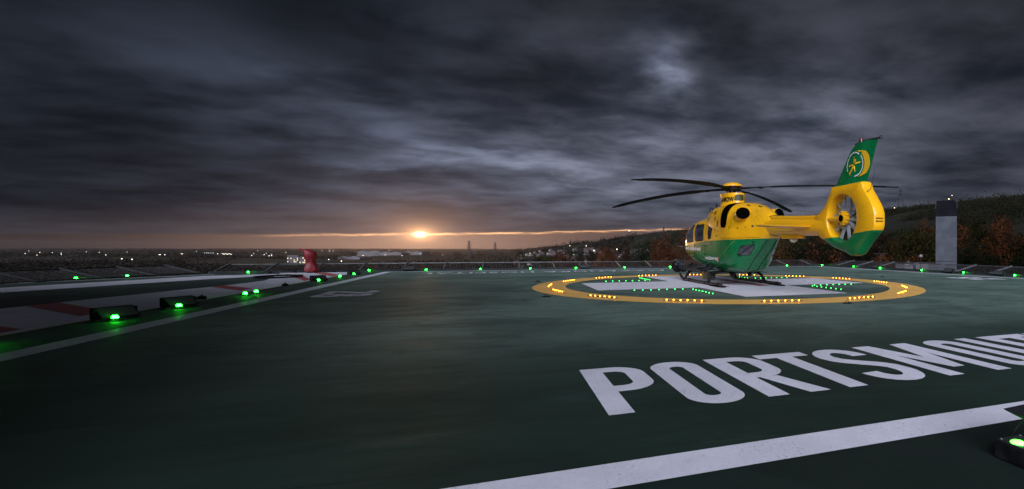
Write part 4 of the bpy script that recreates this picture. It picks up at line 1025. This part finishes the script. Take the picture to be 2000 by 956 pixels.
# ------------------------------------------------------------------ land
def sstep(a, b_, x): t = max(0, min(1, (x - a) / (b_ - a))); return t * t * (3 - 2 * t)
from mathutils import noise as mn
RL = 1 / math.hypot(1, .414)
def H(x_, y_):
    # ridge line X = 372 - .414 Y ; d = distance on the near side
    d = (372 - .414 * y_ - x_) * RL
    along = y_
    rh = 35 * (1 - sstep(1000, 3300, along)) + 2 * sstep(900, 3300, along) * 0 + (1 - sstep(3300, 5200, along)) * 0
    rh = pch([-2000, 300, 480, 950, 1230, 1800, 2500, 3300, 4200], [32, 33, 33, 32, 27, 15, 5, -2, -28], along)
    base = -29
    nz = mn.noise(Vector((x_ / 260, y_ / 260, 0))) * 6 + mn.noise(Vector((x_ / 60, y_ / 60, 3))) * 1.4
    far = sstep(2500, 9000, y_); nz = nz * (1 + 1.2 * far)
    if d > 0: q = 1 - sstep(0, 330, d); q = q ** 1.15; hgt = base + (rh - base) * q + nz * min(1, .3 + d / 200)
    else: hgt = rh + nz * .4 - min(20, -d * .05)
    near = 1 - sstep(40, 140, math.hypot(x_, y_ - 12)); return hgt * (1 - near) + min(hgt, -16) * near
def ground():
    xs = []; v = 0
    azs = [R(-52 + 94 * i / 150) for i in range(151)] ; azs = azs + [R(42 + (308 - 42) * i / 30) for i in range(1, 30)]
    rsd = [0, 30]; r_ = 30
    while r_ < 11500: r_ *= 1.055; rsd.append(r_)
    n = len(azs); vs = [(0, 0, -18)]; fs = []
    for r_ in rsd[1:]:
        for a in azs: X_, Y_ = r_ * math.sin(a), r_ * math.cos(a); vs.append((X_, Y_, H(X_, Y_)))
    for k in range(n): fs.append((0, 1 + (k + 1) % n, 1 + k))
    for i in range(len(rsd) - 2):
        for k in range(n): a = 1 + i * n + k; b_ = 1 + i * n + (k + 1) % n; fs.append((a, b_, b_ + n, a + n))
    o = mk('ground', vs, fs, M_land, smooth=True); fixn(o); tag(o, kind='structure')
def land_mat():
    m = mat('land', (.03, .035, .02), .9); t = NT(m.node_tree); b = m.node_tree.nodes['Principled BSDF']
    pos = t.n('ShaderNodeNewGeometry').outputs['Position']
    n1_ = t.noise(pos, .012, 6, .6); n2_ = t.noise(pos, .0035, 5, .6, .5); n3_ = t.noise(pos, .09, 5, .7)
    vo = t.n('ShaderNodeTexVoronoi'); m.node_tree.links.new(pos, vo.inputs['Vector']); vo.inputs['Scale'].default_value = .006
    col = t.mix(t.mr(n1_, .4, .6), (.008, .009, .005), (.024, .022, .010))
    col = t.mix(t.mul(t.mr(t.sep(vo.outputs['Color'])[0], .2, .8), .6), col, (.022, .019, .012))
    col = t.mix(t.mr(n2_, .42, .52), col, (.008, .009, .006))
    col = t.mix(t.mr(n3_, .45, .62, 0, .8), col, (.012, .012, .008))
    t.put(b.inputs['Base Color'], col); b.inputs['Specular IOR Level'].default_value = .1
    return m
M_land = land_mat()
ground()

def leaf_mat(name, c1, c2, sc_=.35):
    m = varied(name, c1, c2, sc_, .9, 4, spec=.03, world=True, lo=.38, hi=.62); return m
M_leaf = [leaf_mat('leaf_rust', (.060, .022, .009), (.026, .011, .006)), leaf_mat('leaf_dark', (.004, .007, .003), (.009, .012, .005)), leaf_mat('leaf_brown', (.019, .011, .006), (.009, .006, .004)),
          leaf_mat('leaf_olive', (.024, .021, .006), (.011, .011, .004)), leaf_mat('leaf_orange', (.060, .022, .006), (.022, .009, .004))]
M_bark = varied('bark', (.04, .03, .022), (.07, .055, .04), 2, .9)
def crown_mesh(seed, rx, rz, n, qs, tall=1.0, cone=False):
    rnd = random.Random(seed); cl_ = []
    for i in range(60):
        while True:
            p = Vector((rnd.uniform(-1, 1), rnd.uniform(-1, 1), rnd.uniform(-1, 1)))
            if .25 < p.length < 1: break
        if cone: k = (1 - (p.z + 1) / 2) * .9 + .12; p.x *= k; p.y *= k
        cl_.append((Vector((p.x * rx, p.y * rx, p.z * rz)), rnd.uniform(.12, .32) * rx * (.6 if cone else 1)))
    vs, fs = [], []
    for i in range(n):
        c_, r_ = rnd.choice(cl_); d = Vector((rnd.gauss(0, 1), rnd.gauss(0, 1), rnd.gauss(0, .85))).normalized() * r_ * rnd.uniform(.55, 1.08); p = c_ + d
        a = Vector((rnd.gauss(0, 1), rnd.gauss(0, 1), rnd.gauss(0, 1))).normalized(); b_ = a.orthogonal().normalized(); a = a * qs * rnd.uniform(.5, 1.2); b_ = b_ * qs * rnd.uniform(.5, 1.2)
        k = len(vs); vs += [p - a - b_, p + a - b_ * .6, p + a * .7 + b_, p - a * .8 + b_ * .9]; fs.append((k, k + 1, k + 2, k + 3))
    return vs, fs
def make_tree(seed, h, rx, m, cone=False, n=11000, qs=.10, name='autumn_tree'):
    e = empty(name); rnd = random.Random(seed); rz = h * (.46 if cone else .36); cz = h - rz
    vs, fs = crown_mesh(seed, rx, rz, n, qs, cone=cone); mk('crown', [v + Vector((0, 0, cz)) for v in vs], fs, m, e)
    b = MB(); b.tube([(0, 0, -1.5), (.1, 0, h * .25), (.0, .1, h * .5), (0, 0, h * .85)], [h * .028, h * .02, h * .014, h * .004], 8)
    for k in range(9):
        a = rnd.uniform(0, 6.28); z0 = h * rnd.uniform(.25, .6); b.tube([(0, 0, z0), (rx * .35 * math.cos(a), rx * .35 * math.sin(a), z0 + h * .10), (rx * .8 * math.cos(a + .2), rx * .8 * math.sin(a + .2), z0 + h * .2)], [h * .011, h * .007, h * .002], 5)
    b.build('trunk', M_bark, e, smooth=True); return e
def atpix(px, Yd): return (px - 1355.93) / 994.08 * Yd
protos = {'rust': make_tree(1, 15, 5.6, M_leaf[0]), 'dark': make_tree(2, 15, 5.4, M_leaf[1], name='evergreen_tree'), 'brown': make_tree(3, 14, 5.0, M_leaf[2], n=8000), 'olive': make_tree(4, 13, 4.6, M_leaf[3], n=9000),
          'orange': make_tree(5, 12, 4.2, M_leaf[4], n=8000), 'cone': make_tree(6, 16, 3.6, M_leaf[1], cone=True, name='conifer_tree')}
usedt = {k: [False] for k in protos}
desc = {'rust': 'rust-red autumn tree', 'dark': 'dark evergreen tree', 'brown': 'brown half-bare tree', 'olive': 'olive-yellow tree', 'orange': 'orange-leaved tree', 'cone': 'dark pointed conifer'}
tl = []
# (kind, px, distance, height of the crown top as seen from the pad)
hts = {'rust': 15, 'dark': 15, 'brown': 14, 'olive': 13, 'orange': 12, 'cone': 16}
tl += [('rust', 1318, 120, 461), ('rust', 1338, 118, 452), ('rust', 1300, 150, 474), ('dark', 1268, 150, 478), ('dark', 1250, 175, 482), ('dark', 1285, 200, 476), ('cone', 1226, 290, 474), ('rust', 1200, 210, 482), ('rust', 1186, 230, 487), ('brown', 1215, 190, 489),
       ('brown', 1168, 260, 492), ('rust', 1100, 330, 494), ('rust', 1090, 320, 497), ('olive', 1056, 260, 502), ('dark', 1123, 420, 489), ('brown', 1140, 300, 496), ('dark', 1016, 800, 491), ('olive', 1076, 300, 502), ('brown', 1240, 240, 484), ('dark', 1155, 500, 492), ('brown', 1196, 420, 484), ('rust', 1178, 520, 480),
       ('rust', 1375, 120, 455), ('brown', 1420, 130, 455), ('rust', 1530, 105, 478), ('rust', 1512, 118, 470), ('dark', 1560, 120, 474), ('brown', 1600, 110, 480), ('dark', 1500, 125, 470), ('brown', 1545, 150, 462)]
rnd = random.Random(11)
kinds_r = ['brown', 'dark', 'brown', 'rust', 'olive', 'dark', 'brown', 'orange', 'dark']
for i in range(62):
    px = 1540 + 520 * ((i * 0.618) % 1); Yd = 78 + 150 * ((i * .382 + .13) % 1); tl.append((kinds_r[i % 9], px, Yd, 487 - 34 * ((Yd - 78) / 150) - rnd.uniform(0, 20)))
tl += [('olive', 1800, 84, 447), ('olive', 1782, 88, 455), ('orange', 1817, 82, 492), ('orange', 1755, 84, 480), ('orange', 1955, 88, 450), ('rust', 1915, 92, 428), ('rust', 1935, 100, 426), ('olive', 1880, 95, 432), ('rust', 1818, 120, 432), ('olive', 1866, 110, 440), ('dark', 1900, 84, 472), ('dark', 1985, 86, 478)]
tl.sort(key=lambda q: (q[0], q[1]))
cnt = {}
names_near = {}
for k_, px, Yd, yt_ in tl:
    X_ = atpix(px, Yd); g_ = H(X_, Yd) - .5; top_ = CAMH + (484.56 - yt_) / 994.08 * Yd; sc_ = max(.35, (top_ - g_) / hts[k_])
    where = 'beyond the right deck edge' if px > 1700 else 'behind the helicopter tail' if px > 1480 else 'beyond the net left of the helicopter' if px < 1345 else 'behind the helicopter body'
    o = protos[k_] if not usedt[k_][0] else dup(protos[k_]); usedt[k_][0] = True
    wq = min(sc_, 1.25); o.location = (X_, Yd, g_); o.rotation_euler = (0, 0, rnd.uniform(0, 6.28)); o.scale = (wq * rnd.uniform(.9, 1.15), wq, sc_)
    j = names_near.get((k_, where), 0); names_near[(k_, where)] = j + 1
    tag(o, f'{desc[k_]} {where}, {ordn[j]} from the left', 'tree', 'trees beyond the deck')

# distant woodland and hedges: uncountable masses
def leafmass(name, spots_, m, qf=.17, seed=0):
    rnd = random.Random(seed); vs, fs = [], []
    for (x_, y_, z_, s_, nq) in spots_:
        for i in range(nq):
            p = Vector((x_ + rnd.gauss(0, .5) * s_, y_ + rnd.gauss(0, .5) * s_, z_ + abs(rnd.gauss(0, .42)) * s_ * .9))
            a = Vector((rnd.gauss(0, 1), rnd.gauss(0, 1), rnd.gauss(0, 1))).normalized(); b_ = a.orthogonal().normalized(); k_2 = s_ * qf
            a, b_ = a * k_2 * rnd.uniform(.6, 1.3), b_ * k_2 * rnd.uniform(.6, 1.3); k = len(vs); vs += [p - a - b_, p + a - b_ * .6, p + a * .7 + b_, p - a * .8 + b_ * .9]; fs.append((k, k + 1, k + 2, k + 3))
    o = mk(name, vs, fs, m); tag(o, kind='stuff'); return o
rnd = random.Random(5); sp1, sp2, sp3 = [], [], []
for i in range(1500):      # along the ridge crest
    px = rnd.uniform(1040, 2150); u = (px - 1355.93) / 994.08; Yr = 372 / (u + .414) ; Yd = Yr * rnd.uniform(.93, 1.0)
    if Yd < 150: continue
    X_ = u * Yd
    if mn.noise(Vector((X_ / 40, Yd / 40, 9))) < -.25 and Yd < 900: continue
    s_ = 5 + rnd.random() * 3.5 ; sp1.append((X_, Yd, H(X_, Yd) - 1, s_ * .8, 55 if Yd < 700 else 24))
for i in range(6500):      # hillside scrub and woods
    px = rnd.uniform(1060, 2150); u = (px - 1355.93) / 994.08; Yr = 372 / (u + .414); Yd = Yr * rnd.uniform(.45, .93)
    X_ = u * Yd; nn_ = mn.noise(Vector((X_ / 70, Yd / 45, 2)))
    if nn_ < -.12: continue
    sp2.append((X_, Yd, H(X_, Yd) - 1, 3.4 + rnd.random() * 2.5, 34 if Yd < 700 else 12))
for i in range(5200):      # valley woods
    Yd = 330 * (30 ** rnd.random()); u = rnd.uniform(-1.5, -.12); X_ = u * Yd
    nn_ = mn.noise(Vector((X_ / 420, Yd / 420, 5))) + .25 * mn.noise(Vector((X_ / 90, Yd / 90, 6)))
    if nn_ < -.04 and Yd > 500: continue
    if Yd > 6500: continue
    sp3.append((X_, Yd, H(X_, Yd) - 1, 7 + rnd.random() * 4 + Yd * .0016, 22))
leafmass('ridge_woodland', sp1, M_leaf[1], .075, seed=1); leafmass('hillside_scrub', sp2, leaf_mat('leaf_scrub', (.010, .009, .005), (.005, .006, .003), .05), .075, seed=2); leafmass('valley_woodland', sp3, leaf_mat('leaf_valley', (.007, .0055, .004), (.0035, .0035, .003), .02), .10, seed=3)

# houses on the slope
M_wallc = [varied('house_wall', (.06, .055, .055), (.12, .11, .11), .2, .8, world=True), varied('house_brick', (.04, .024, .02), (.07, .042, .035), .2, .8, world=True)]
M_roof = varied('roof_tile', (.024, .017, .015), (.05, .035, .03), .3, .8, world=True)
M_winlit = mat('lit_window', (.8, .6, .3), .4, emit=(1.0, .72, .38), es=.45); M_windark = mat('window_dark', (.02, .02, .025), .1)
def house(wm, L_, W_, hh):
    e = empty('house'); MB().box((0, 0, hh / 2 - 1), (L_, W_, hh + 2)).build('wall', wm, e)
    b = MB(); b.addm([(-L_ / 2 - .3, -W_ / 2 - .4, hh), (L_ / 2 + .3, -W_ / 2 - .4, hh), (L_ / 2 + .3, W_ / 2 + .4, hh), (-L_ / 2 - .3, W_ / 2 + .4, hh), (-L_ / 2 - .3, 0, hh + 2.6), (L_ / 2 + .3, 0, hh + 2.6)], [(0, 1, 5, 4), (2, 3, 4, 5), (1, 2, 5), (3, 0, 4), (0, 3, 2, 1)]); rf = b.build('roof', M_roof, e)
    MB().box((L_ * .3, 0, hh + 2.6), (.9, .7, 1.8)).build('chimney', wm, rf)
    for k in range(4): MB().box((-L_ / 2 + L_ * (k + .5) / 4, -W_ / 2 - .02, hh * (.3 if k % 2 else .72)), (1.2, .08, 1.3)).build('window', M_windark if (k or L_ > 10) else M_winlit, e)
    return e
hp = [house(M_wallc[0], 9, 7, 5.2), house(M_wallc[1], 11, 7.5, 5.0)]; uh = [[False], [False]]; rnd = random.Random(21)
for i in range(110):
    px = rnd.uniform(1010, 1290); Yd = rnd.uniform(420, 1500); u = (px - 1355.93) / 994.08; Yr = 372 / (u + .414) if u > -.40 else 9e3
    if Yd > Yr * .48: Yd = Yr * rnd.uniform(.28, .48)
    X_ = u * Yd; k = i % 2; o = hp[k] if not uh[k][0] else dup(hp[k]); uh[k][0] = True
    o.location = (X_, Yd, H(X_, Yd)); o.scale = (.85,) * 3; o.rotation_euler = (0, 0, rnd.uniform(-.6, .6)); tag(o, 'small pale-walled house with tiled roof on the far slope' if k == 0 else 'small brick-walled house with tiled roof on the far slope', 'house', 'pale houses on the slope' if k == 0 else 'brick houses on the slope')
# warehouses and office block in the valley
def shed(px0, px1, Yd, hgt, name, label, m, roofm, lit=True, dep=50):
    X0, X1 = atpix(px0, Yd), atpix(px1, Yd); cx_ = (X0 + X1) / 2; L_ = X1 - X0; g = H(cx_, Yd); e = empty(name, (cx_, Yd, g)); tag(e, label, 'building')
    MB().box((0, 0, hgt / 2 - 4), (L_, dep, hgt + 8)).build('wall', m, e)
    b = MB(); n_ = max(2, int(L_ / 35))
    for k in range(n_):
        xa, xb = -L_ / 2 + L_ * k / n_, -L_ / 2 + L_ * (k + 1) / n_; b.addm([(xa, -dep / 2 - .3, hgt), (xb, -dep / 2 - .3, hgt), (xb, dep / 2, hgt), (xa, dep / 2, hgt), ((xa + xb) / 2, -dep / 2 - .3, hgt + 3), ((xa + xb) / 2, dep / 2, hgt + 3)], [(0, 4, 5, 3), (4, 1, 2, 5), (0, 1, 4), (2, 3, 5)])
    b.build('roof', roofm, e)
    if lit:
        for k in range(n_): 
            if k % 2 == 0: MB().box((-L_ / 2 + L_ * (k + .5) / n_, -dep / 2 - .4, 3 + (k % 3)), (4, .4, 1.6)).build('lit_doorway', M_winlit, e)
    return e
M_shed = varied('shed_wall', (.03, .026, .03), (.05, .045, .048), .02, .6, world=True); M_shedr = varied('shed_roof', (.045, .042, .046), (.065, .062, .066), .02, .5, world=True)
shed(706, 750, 1900, 17, 'warehouse', 'wide grey warehouse in the valley, left of the sunset', M_shed, M_shedr)
shed(751, 792, 1750, 10, 'warehouse', 'low pale warehouse with lit doors just below the sun, left one', M_shed, M_shedr)
shed(795, 832, 1800, 11, 'warehouse', 'low pale warehouse just below the sun, right one', M_shed, M_shedr)
shed(672, 716, 1250, 5, 'warehouse', 'long low pale shed roof nearer than the grey warehouse', M_shed, M_shedr, False)
def block(px0, px1, Yd, hgt, label, floors, bays):
    X0, X1 = atpix(px0, Yd), atpix(px1, Yd); L_ = X1 - X0; cx_ = (X0 + X1) / 2; e = empty('office_block', (cx_, Yd, H(cx_, Yd))); tag(e, label, 'building')
    MB().box((0, 0, hgt / 2 - 3), (L_, 18, hgt + 6)).build('wall', M_shed, e); MB().box((0, 0, hgt + .4), (L_ * .97, 17, .8)).build('roof', M_roof, e)
    rnd = random.Random(int(px0))
    for i in range(floors):
        for j in range(bays): MB().box((-L_ / 2 + L_ * (j + .5) / bays, -9.05, hgt * (i + .55) / floors), (L_ / bays * .5, .15, hgt / floors * .5)).build('window', M_winlit if rnd.random() < .3 else M_windark, e)
block(568, 590, 960, 13, 'pale office block with lit windows behind the red cover, left one', 4, 7); block(592, 604, 940, 12, 'pale office block with lit windows behind the red cover, right one', 3, 4)
# town lights
M_lampw = mat('town_lamp', (1, .9, .7), .4, emit=(1.0, .78, .50), es=3.5); M_lampc = mat('town_lamp_cool', (.9, 1, .9), .4, emit=(.80, .95, 1.0), es=3)
def townlamp(m):
    e = empty('street_lamp'); b = MB(); b.tube([(0, 0, -2), (0, 0, 9)], .12, 5); b.build('pole', M_dkmet, e); MB().lathe([(.2, 8.9), (.6, 9.1), (.6, 9.7), (.2, 10.0)], 8).build('lamp_head', m, e, smooth=True); return e
lp = [townlamp(M_lampw), townlamp(M_lampc)]; ul = [[False], [False]]; rnd = random.Random(4)
lpos = [(102, 497, 1), (194, 496, 0), (238, 509, 0), (258, 510, 0), (311, 501, 1), (313, 502, 0), (354, 498, 0), (356, 499, 0), (322, 501, 1)]
lpos += [(434 + i * 2.2, 498 + (i % 3) * .7, i % 2) for i in range(9)] + [(400 + i * 4, 497, 1) for i in range(5)] + [(520, 497, 1), (530, 499, 0), (558, 496, 0), (516, 500, 1), (644, 492, 1), (651, 492, 0), (642, 509, 1), (667, 512, 0), (710, 501, 0), (762, 490, 1), (785, 489, 0), (760, 491, 0), (865, 500, 0), (978, 487.5, 0), (986, 487.5, 1), (992, 487.6, 0), (1035, 496, 0), (1113, 481, 0), (1145, 481, 0), (1160, 490, 1), (1205, 488, 0), (1300, 493, 1)]
lpos += [(rnd.uniform(380, 900), rnd.uniform(491, 503), rnd.randint(0, 1)) for _ in range(14)] + [(rnd.uniform(20, 380), rnd.uniform(493, 506), rnd.randint(0, 1)) for _ in range(9)]
for px, py, k in lpos:
    u = (px - 1355.93) / 994.08; e_ = (484.56 - py) / 994.08
    # walk outwards until the line of sight meets a lamp head 9 m above the land
    Yd = 300.0
    while Yd < 9000 and H(u * Yd, Yd) + 9.5 < CAMH + e_ * Yd: Yd *= 1.02
    if Yd >= 9000: continue
    o = lp[k] if not ul[k][0] else dup(lp[k]); ul[k][0] = True; o.location = (u * Yd, Yd, H(u * Yd, Yd)); s_ = max(1.0, Yd / 1500); o.scale = (min(s_, 2.0),) * 2 + (1,)
    tag(o, 'tiny warm street lamp shining in the far town' if k == 0 else 'tiny cool white street lamp shining in the far town', 'street lamp', 'warm lamps in the town' if k == 0 else 'cool lamps in the town')

# pylons
def pylon(hh, thick=.35):
    e = empty('pylon'); b = MB(); bw = hh * .11
    def w_at(z_): return bw * (1 - z_ / hh) ** 1.1 + .5
    zs = [hh * q for q in (0, .13, .25, .36, .46, .55, .64, .72, .80, .88, 1.0)]
    for sx in (-1, 1):
        for sy in (-1, 1):
            for i in range(len(zs) - 1): b.bar((sx * w_at(zs[i]), sy * w_at(zs[i]), zs[i]), (sx * w_at(zs[i + 1]), sy * w_at(zs[i + 1]), zs[i + 1]), thick)
    for i in range(len(zs) - 1):
        a, c_ = w_at(zs[i]), w_at(zs[i + 1])
        for s2 in (-1, 1):
            b.bar((-a, s2 * a, zs[i]), (c_, s2 * c_, zs[i + 1]), thick * .6); b.bar((a, s2 * a, zs[i]), (-c_, s2 * c_, zs[i + 1]), thick * .6); b.bar((s2 * a, -a, zs[i]), (s2 * c_, c_, zs[i + 1]), thick * .6)
        b.bar((-c_, -c_, zs[i + 1]), (c_, -c_, zs[i + 1]), thick * .6)
    b.build('tower', M_dkmet, e, fix=False)
    for q, L_ in ((.66, .19), (.78, .23), (.90, .16)):
        b = MB(); z_ = hh * q
        for s2 in (-1, 1): b.bar((0, 0, z_), (s2 * hh * L_, 0, z_), thick); b.bar((0, 0, z_ + hh * .045), (s2 * hh * L_, 0, z_), thick * .6)
        b.build('cross_arm', M_dkmet, e, fix=False)
    return e
def pylon_at(px, Yd, ytop, label, thick=.35, rz=0.0):
    X_ = atpix(px, Yd); g = H(X_, Yd); hh = CAMH + (484.56 - ytop) / 994.08 * Yd - g; e = pylon(hh, thick); e.location = (X_, Yd, g); e.rotation_euler = (0, 0, rz); tag(e, label, 'pylon', 'electricity pylons'); return e
pylon_at(1759, 468, 368, 'lattice pylon on the ridge just right of the helicopter tail', .46, 1.2)
pylon_at(916, 1500, 471, 'lattice pylon in the valley right of the sun, taller left one of two', .75, 1.25)
pylon_at(967, 1900, 474, 'lattice pylon in the valley right of the sun, smaller right one of two', .75, 1.25)
pylon_at(1296, 960, 442, 'wide-armed lattice pylon on the ridge left of the helicopter nose', .45, .2)
pylon_at(1241, 1190, 452, 'slim lattice pylon on the ridge by a bright light', .5, 1.3)
pylon_at(1114, 1900, 469, 'dark pylon on the low left end of the ridge', .7, 1.3)
pylon_at(1128, 2300, 471, 'faint thin pylon just right of the low ridge pylon', .5, 1.3); pylon_at(1173, 1700, 466, 'faint thin pylon midway along the ridge', .4, 1.3)
X_ = atpix(1229, 1230); bl = dup(lp[1]); bl.location = (X_, 1230, H(X_, 1230) + 7); bl.scale = (2.6, 2.6, 1); tag(bl, 'single bright white lamp high on the ridge skyline', 'street lamp'); bl['group'] = 'ridge lamps'
X_ = atpix(1747, 430); bl = dup(lp[0]); bl.location = (X_, 430, H(X_, 430) - 4); bl.scale = (.6, .6, .8); tag(bl, 'warm lamp among the trees on the ridge below the right-hand pylon', 'street lamp'); bl['group'] = 'ridge lamps'

# chimney stack and plant room beyond the right edge
Yc = 62.0; Xc = atpix(1848, Yc); rC = 18.3 / 994.08 * Yc; zt_ = CAMH + (484.56 - 392) / 994.08 * Yc; zbk = CAMH + (484.56 - 423) / 994.08 * Yc
ch = empty('chimney_stack', (Xc, Yc, H(Xc, Yc))); g = H(Xc, Yc); tag(ch, 'tall square pale grey chimney stack with black top beyond the right deck edge', 'chimney')
M_stack = varied('stack_white', (.070, .075, .088), (.098, .104, .12), .8, .8, spec=.12); 
W2 = rC * 2; ch.rotation_euler = (0, 0, -math.atan2(Xc, Yc))
MB().box((0, 0, (zbk - g - 3) / 2), (W2, W2, zbk - g + 3)).build('shaft', M_stack, ch, bev=.03)
M_sblack = varied('stack_black', (.006, .006, .009), (.012, .012, .016), 1, .8, spec=.06)
MB().box((0, 0, (zbk + zt_ - 1.0) / 2 - g), (W2 + .01, W2 + .01, zt_ - 1.0 - zbk)).build('black_top', M_sblack, ch, bev=.03)
MB().box((-.04, 0, zt_ - g - .5), (W2 * .86, W2 * .86, 1.0)).build('flue_head', M_sblack, ch, bev=.03)
zb_ = CAMH + (484.56 - 509.5) / 994.08 * Yc; MB().box((0, 0, zb_ - g), (W2 + .05, W2 + .05, .10)).build('band', M_dkmet, ch, bev=.01)
b = MB()
for q in range(1, 5): b.box((-W2 / 2 + W2 * q / 5, -W2 / 2 - .006, (zbk + zb_) / 2 - g), (.012, .012, zbk - zb_ - .2))
b.build('panel_joint', M_stack, ch)
b = MB()
for sx in (-1, 1):
    for sy in (-1, 0, 1): b.bar((sx * W2 / 2, sy * W2 / 2, zt_ - g - 1.0), (sx * W2 / 2, sy * W2 / 2, zt_ - g + .04), .04)
for sx in (-1, 1): b.bar((sx * W2 / 2, -W2 / 2, zt_ - g), (sx * W2 / 2, W2 / 2, zt_ - g), .03); b.bar((sx * W2 / 2, -W2 / 2, zt_ - g - .5), (sx * W2 / 2, W2 / 2, zt_ - g - .5), .03)
b.build('railing', M_dkmet, ch)
b = MB(); b.tube([(.62, -.2, zt_ - g), (.62, -.2, zt_ - g + .62)], .04, 8); b.build('mast', M_dkmet, ch); MB().lathe([(.03, 0), (.05, .03), (.03, .07)], 10, c=(.62, -.2, zt_ - g + .6)).build('white_beacon', M_lampw, ch, smooth=True)
MB().lathe([(.04, 0), (.06, .04), (.03, .10)], 10, c=(.28, -.5, zt_ - g + .15)).build('red_beacon', mat('red_lamp', (1, .1, .05), .4, emit=(1.0, .12, .06), es=30), ch, smooth=True)
Yp = 66.0; X0, X1 = atpix(1758, Yp), atpix(1825, Yp); cx_ = (X0 + X1) / 2; ztp = CAMH + (484.56 - 513.5) / 994.08 * Yp
pr = empty('plant_room', (cx_, Yp, -16)); tag(pr, 'low flat-roofed white plant room left of the chimney stack', 'building')
Lp = X1 - X0; MB().box((0, 0, (ztp + 16) / 2 - 1), (Lp, 3, ztp + 18)).build('wall', varied('plant_wall', (.16, .15, .15), (.22, .21, .21), .5, .7), pr)
MB().box((0, 0, ztp + 16.05), (Lp + .15, 3.2, .10)).build('roof', M_shedr, pr, bev=.02)
MB().box((-Lp * .23, -1.53, ztp + 16 - .72), (.34, .05, 1.3)).build('door', mat('blue_door', (.03, .04, .08), .4), pr)
for q in (-.06, .2): MB().box((Lp * q, -1.53, ztp + 16 - .5), (.05, .05, 1.0)).build('downpipe', M_dkmet, pr)
MB().lathe([(.22, 0), (.22, .12), (.12, .2), (.02, .22)], 14, c=(-Lp * .26, 0, ztp + 16.1)).build('roof_cowl', M_shedr, pr, smooth=True)
# car park lamp posts
def lamppost(px, Yd, ytop, kind, label):
    X_ = atpix(px, Yd); g = H(X_, Yd); hh = CAMH + (484.56 - ytop) / 994.08 * Yd - g; e = empty('lamp_post', (X_, Yd, g)); tag(e, label, 'lamp post')
    b = MB(); b.tube([(0, 0, -1), (0, 0, hh)], [.09, .05], 8); b.build('pole', M_dkmet, e, smooth=True)
    if kind == 'T': b = MB(); b.box((0, 0, hh), (1.7, .12, .10)); b.box((-.75, 0, hh), (.45, .3, .1)); b.box((.75, 0, hh), (.45, .3, .1)); b.build('lamp_head', M_dkmet, e)
    elif kind == 'L': b = MB(); b.box((.25, 0, hh), (.7, .2, .12)); b.build('lamp_head', M_steel, e)
    else: MB().lathe([(.05, hh), (.22, hh + .1), (.26, hh + .25), (.2, hh + .42), (.05, hh + .5)], 12).build('lamp_globe', mat('globe', (.25, .25, .27), .3), e, smooth=True)
lamppost(1720, 70, 495, 'T', 'twin-headed lamp post left of the plant room'); lamppost(1799, 72, 503, 'G', 'globe-topped lamp post behind the plant room'); lamppost(1812, 95, 486, 'L', 'thin single-arm lamp post left of the chimney stack'); lamppost(1996, 90, 484, 'L', 'thin lamp post at the far right in front of the hillside')
# unseen block added behind left of the camera to shade the deck's left
tw = empty('left_shade_blocker', (-18.0, -2.9, 0), 0); tag(tw, 'unseen dark block added to shade the left part of the deck', 'building')
MB().box((0, 0, -2), (30, 5.6, 32)).build('wall', varied('left_blocker_wall', (.06, .06, .065), (.09, .09, .095), .4, .8), tw)
MB().box((0, 0, 14.25), (30.3, 5.9, .5)).build('roof', M_dkmet, tw)

wb = empty('right_shade_blocker', (62, -8, -18), 0); tag(wb, 'unseen high block added right of the deck to shade the land beyond', 'building')  # out-of-view block added to keep the stack, trees and right hillside dark
MB().box((0, 0, 32), (74, 60, 64)).build('wall', varied('right_blocker_wall', (.06, .06, .062), (.09, .088, .09), .4, .8), wb)
MB().box((0, 0, 64.3), (75, 61, .6)).build('roof', M_dkmet, wb)
# ------------------------------------------------------------------ air
hz = MB().box((0, 5600, 25), (24500, 12200, 150)).build('haze', None, fix=True)
m = bpy.data.materials.new('haze'); m.use_nodes = True; m.node_tree.nodes.clear(); t = NT(m.node_tree)
pvn = t.n('ShaderNodeVolumePrincipled'); pvn.inputs['Density'].default_value = 4.5e-5; pvn.inputs['Color'].default_value = (.80, .77, .86, 1); pvn.inputs['Anisotropy'].default_value = .82
om = t.n('ShaderNodeOutputMaterial'); m.node_tree.links.new(pvn.outputs[0], om.inputs['Volume'])
hz.data.materials.clear(); hz.data.materials.append(m); tag(hz, kind='stuff')
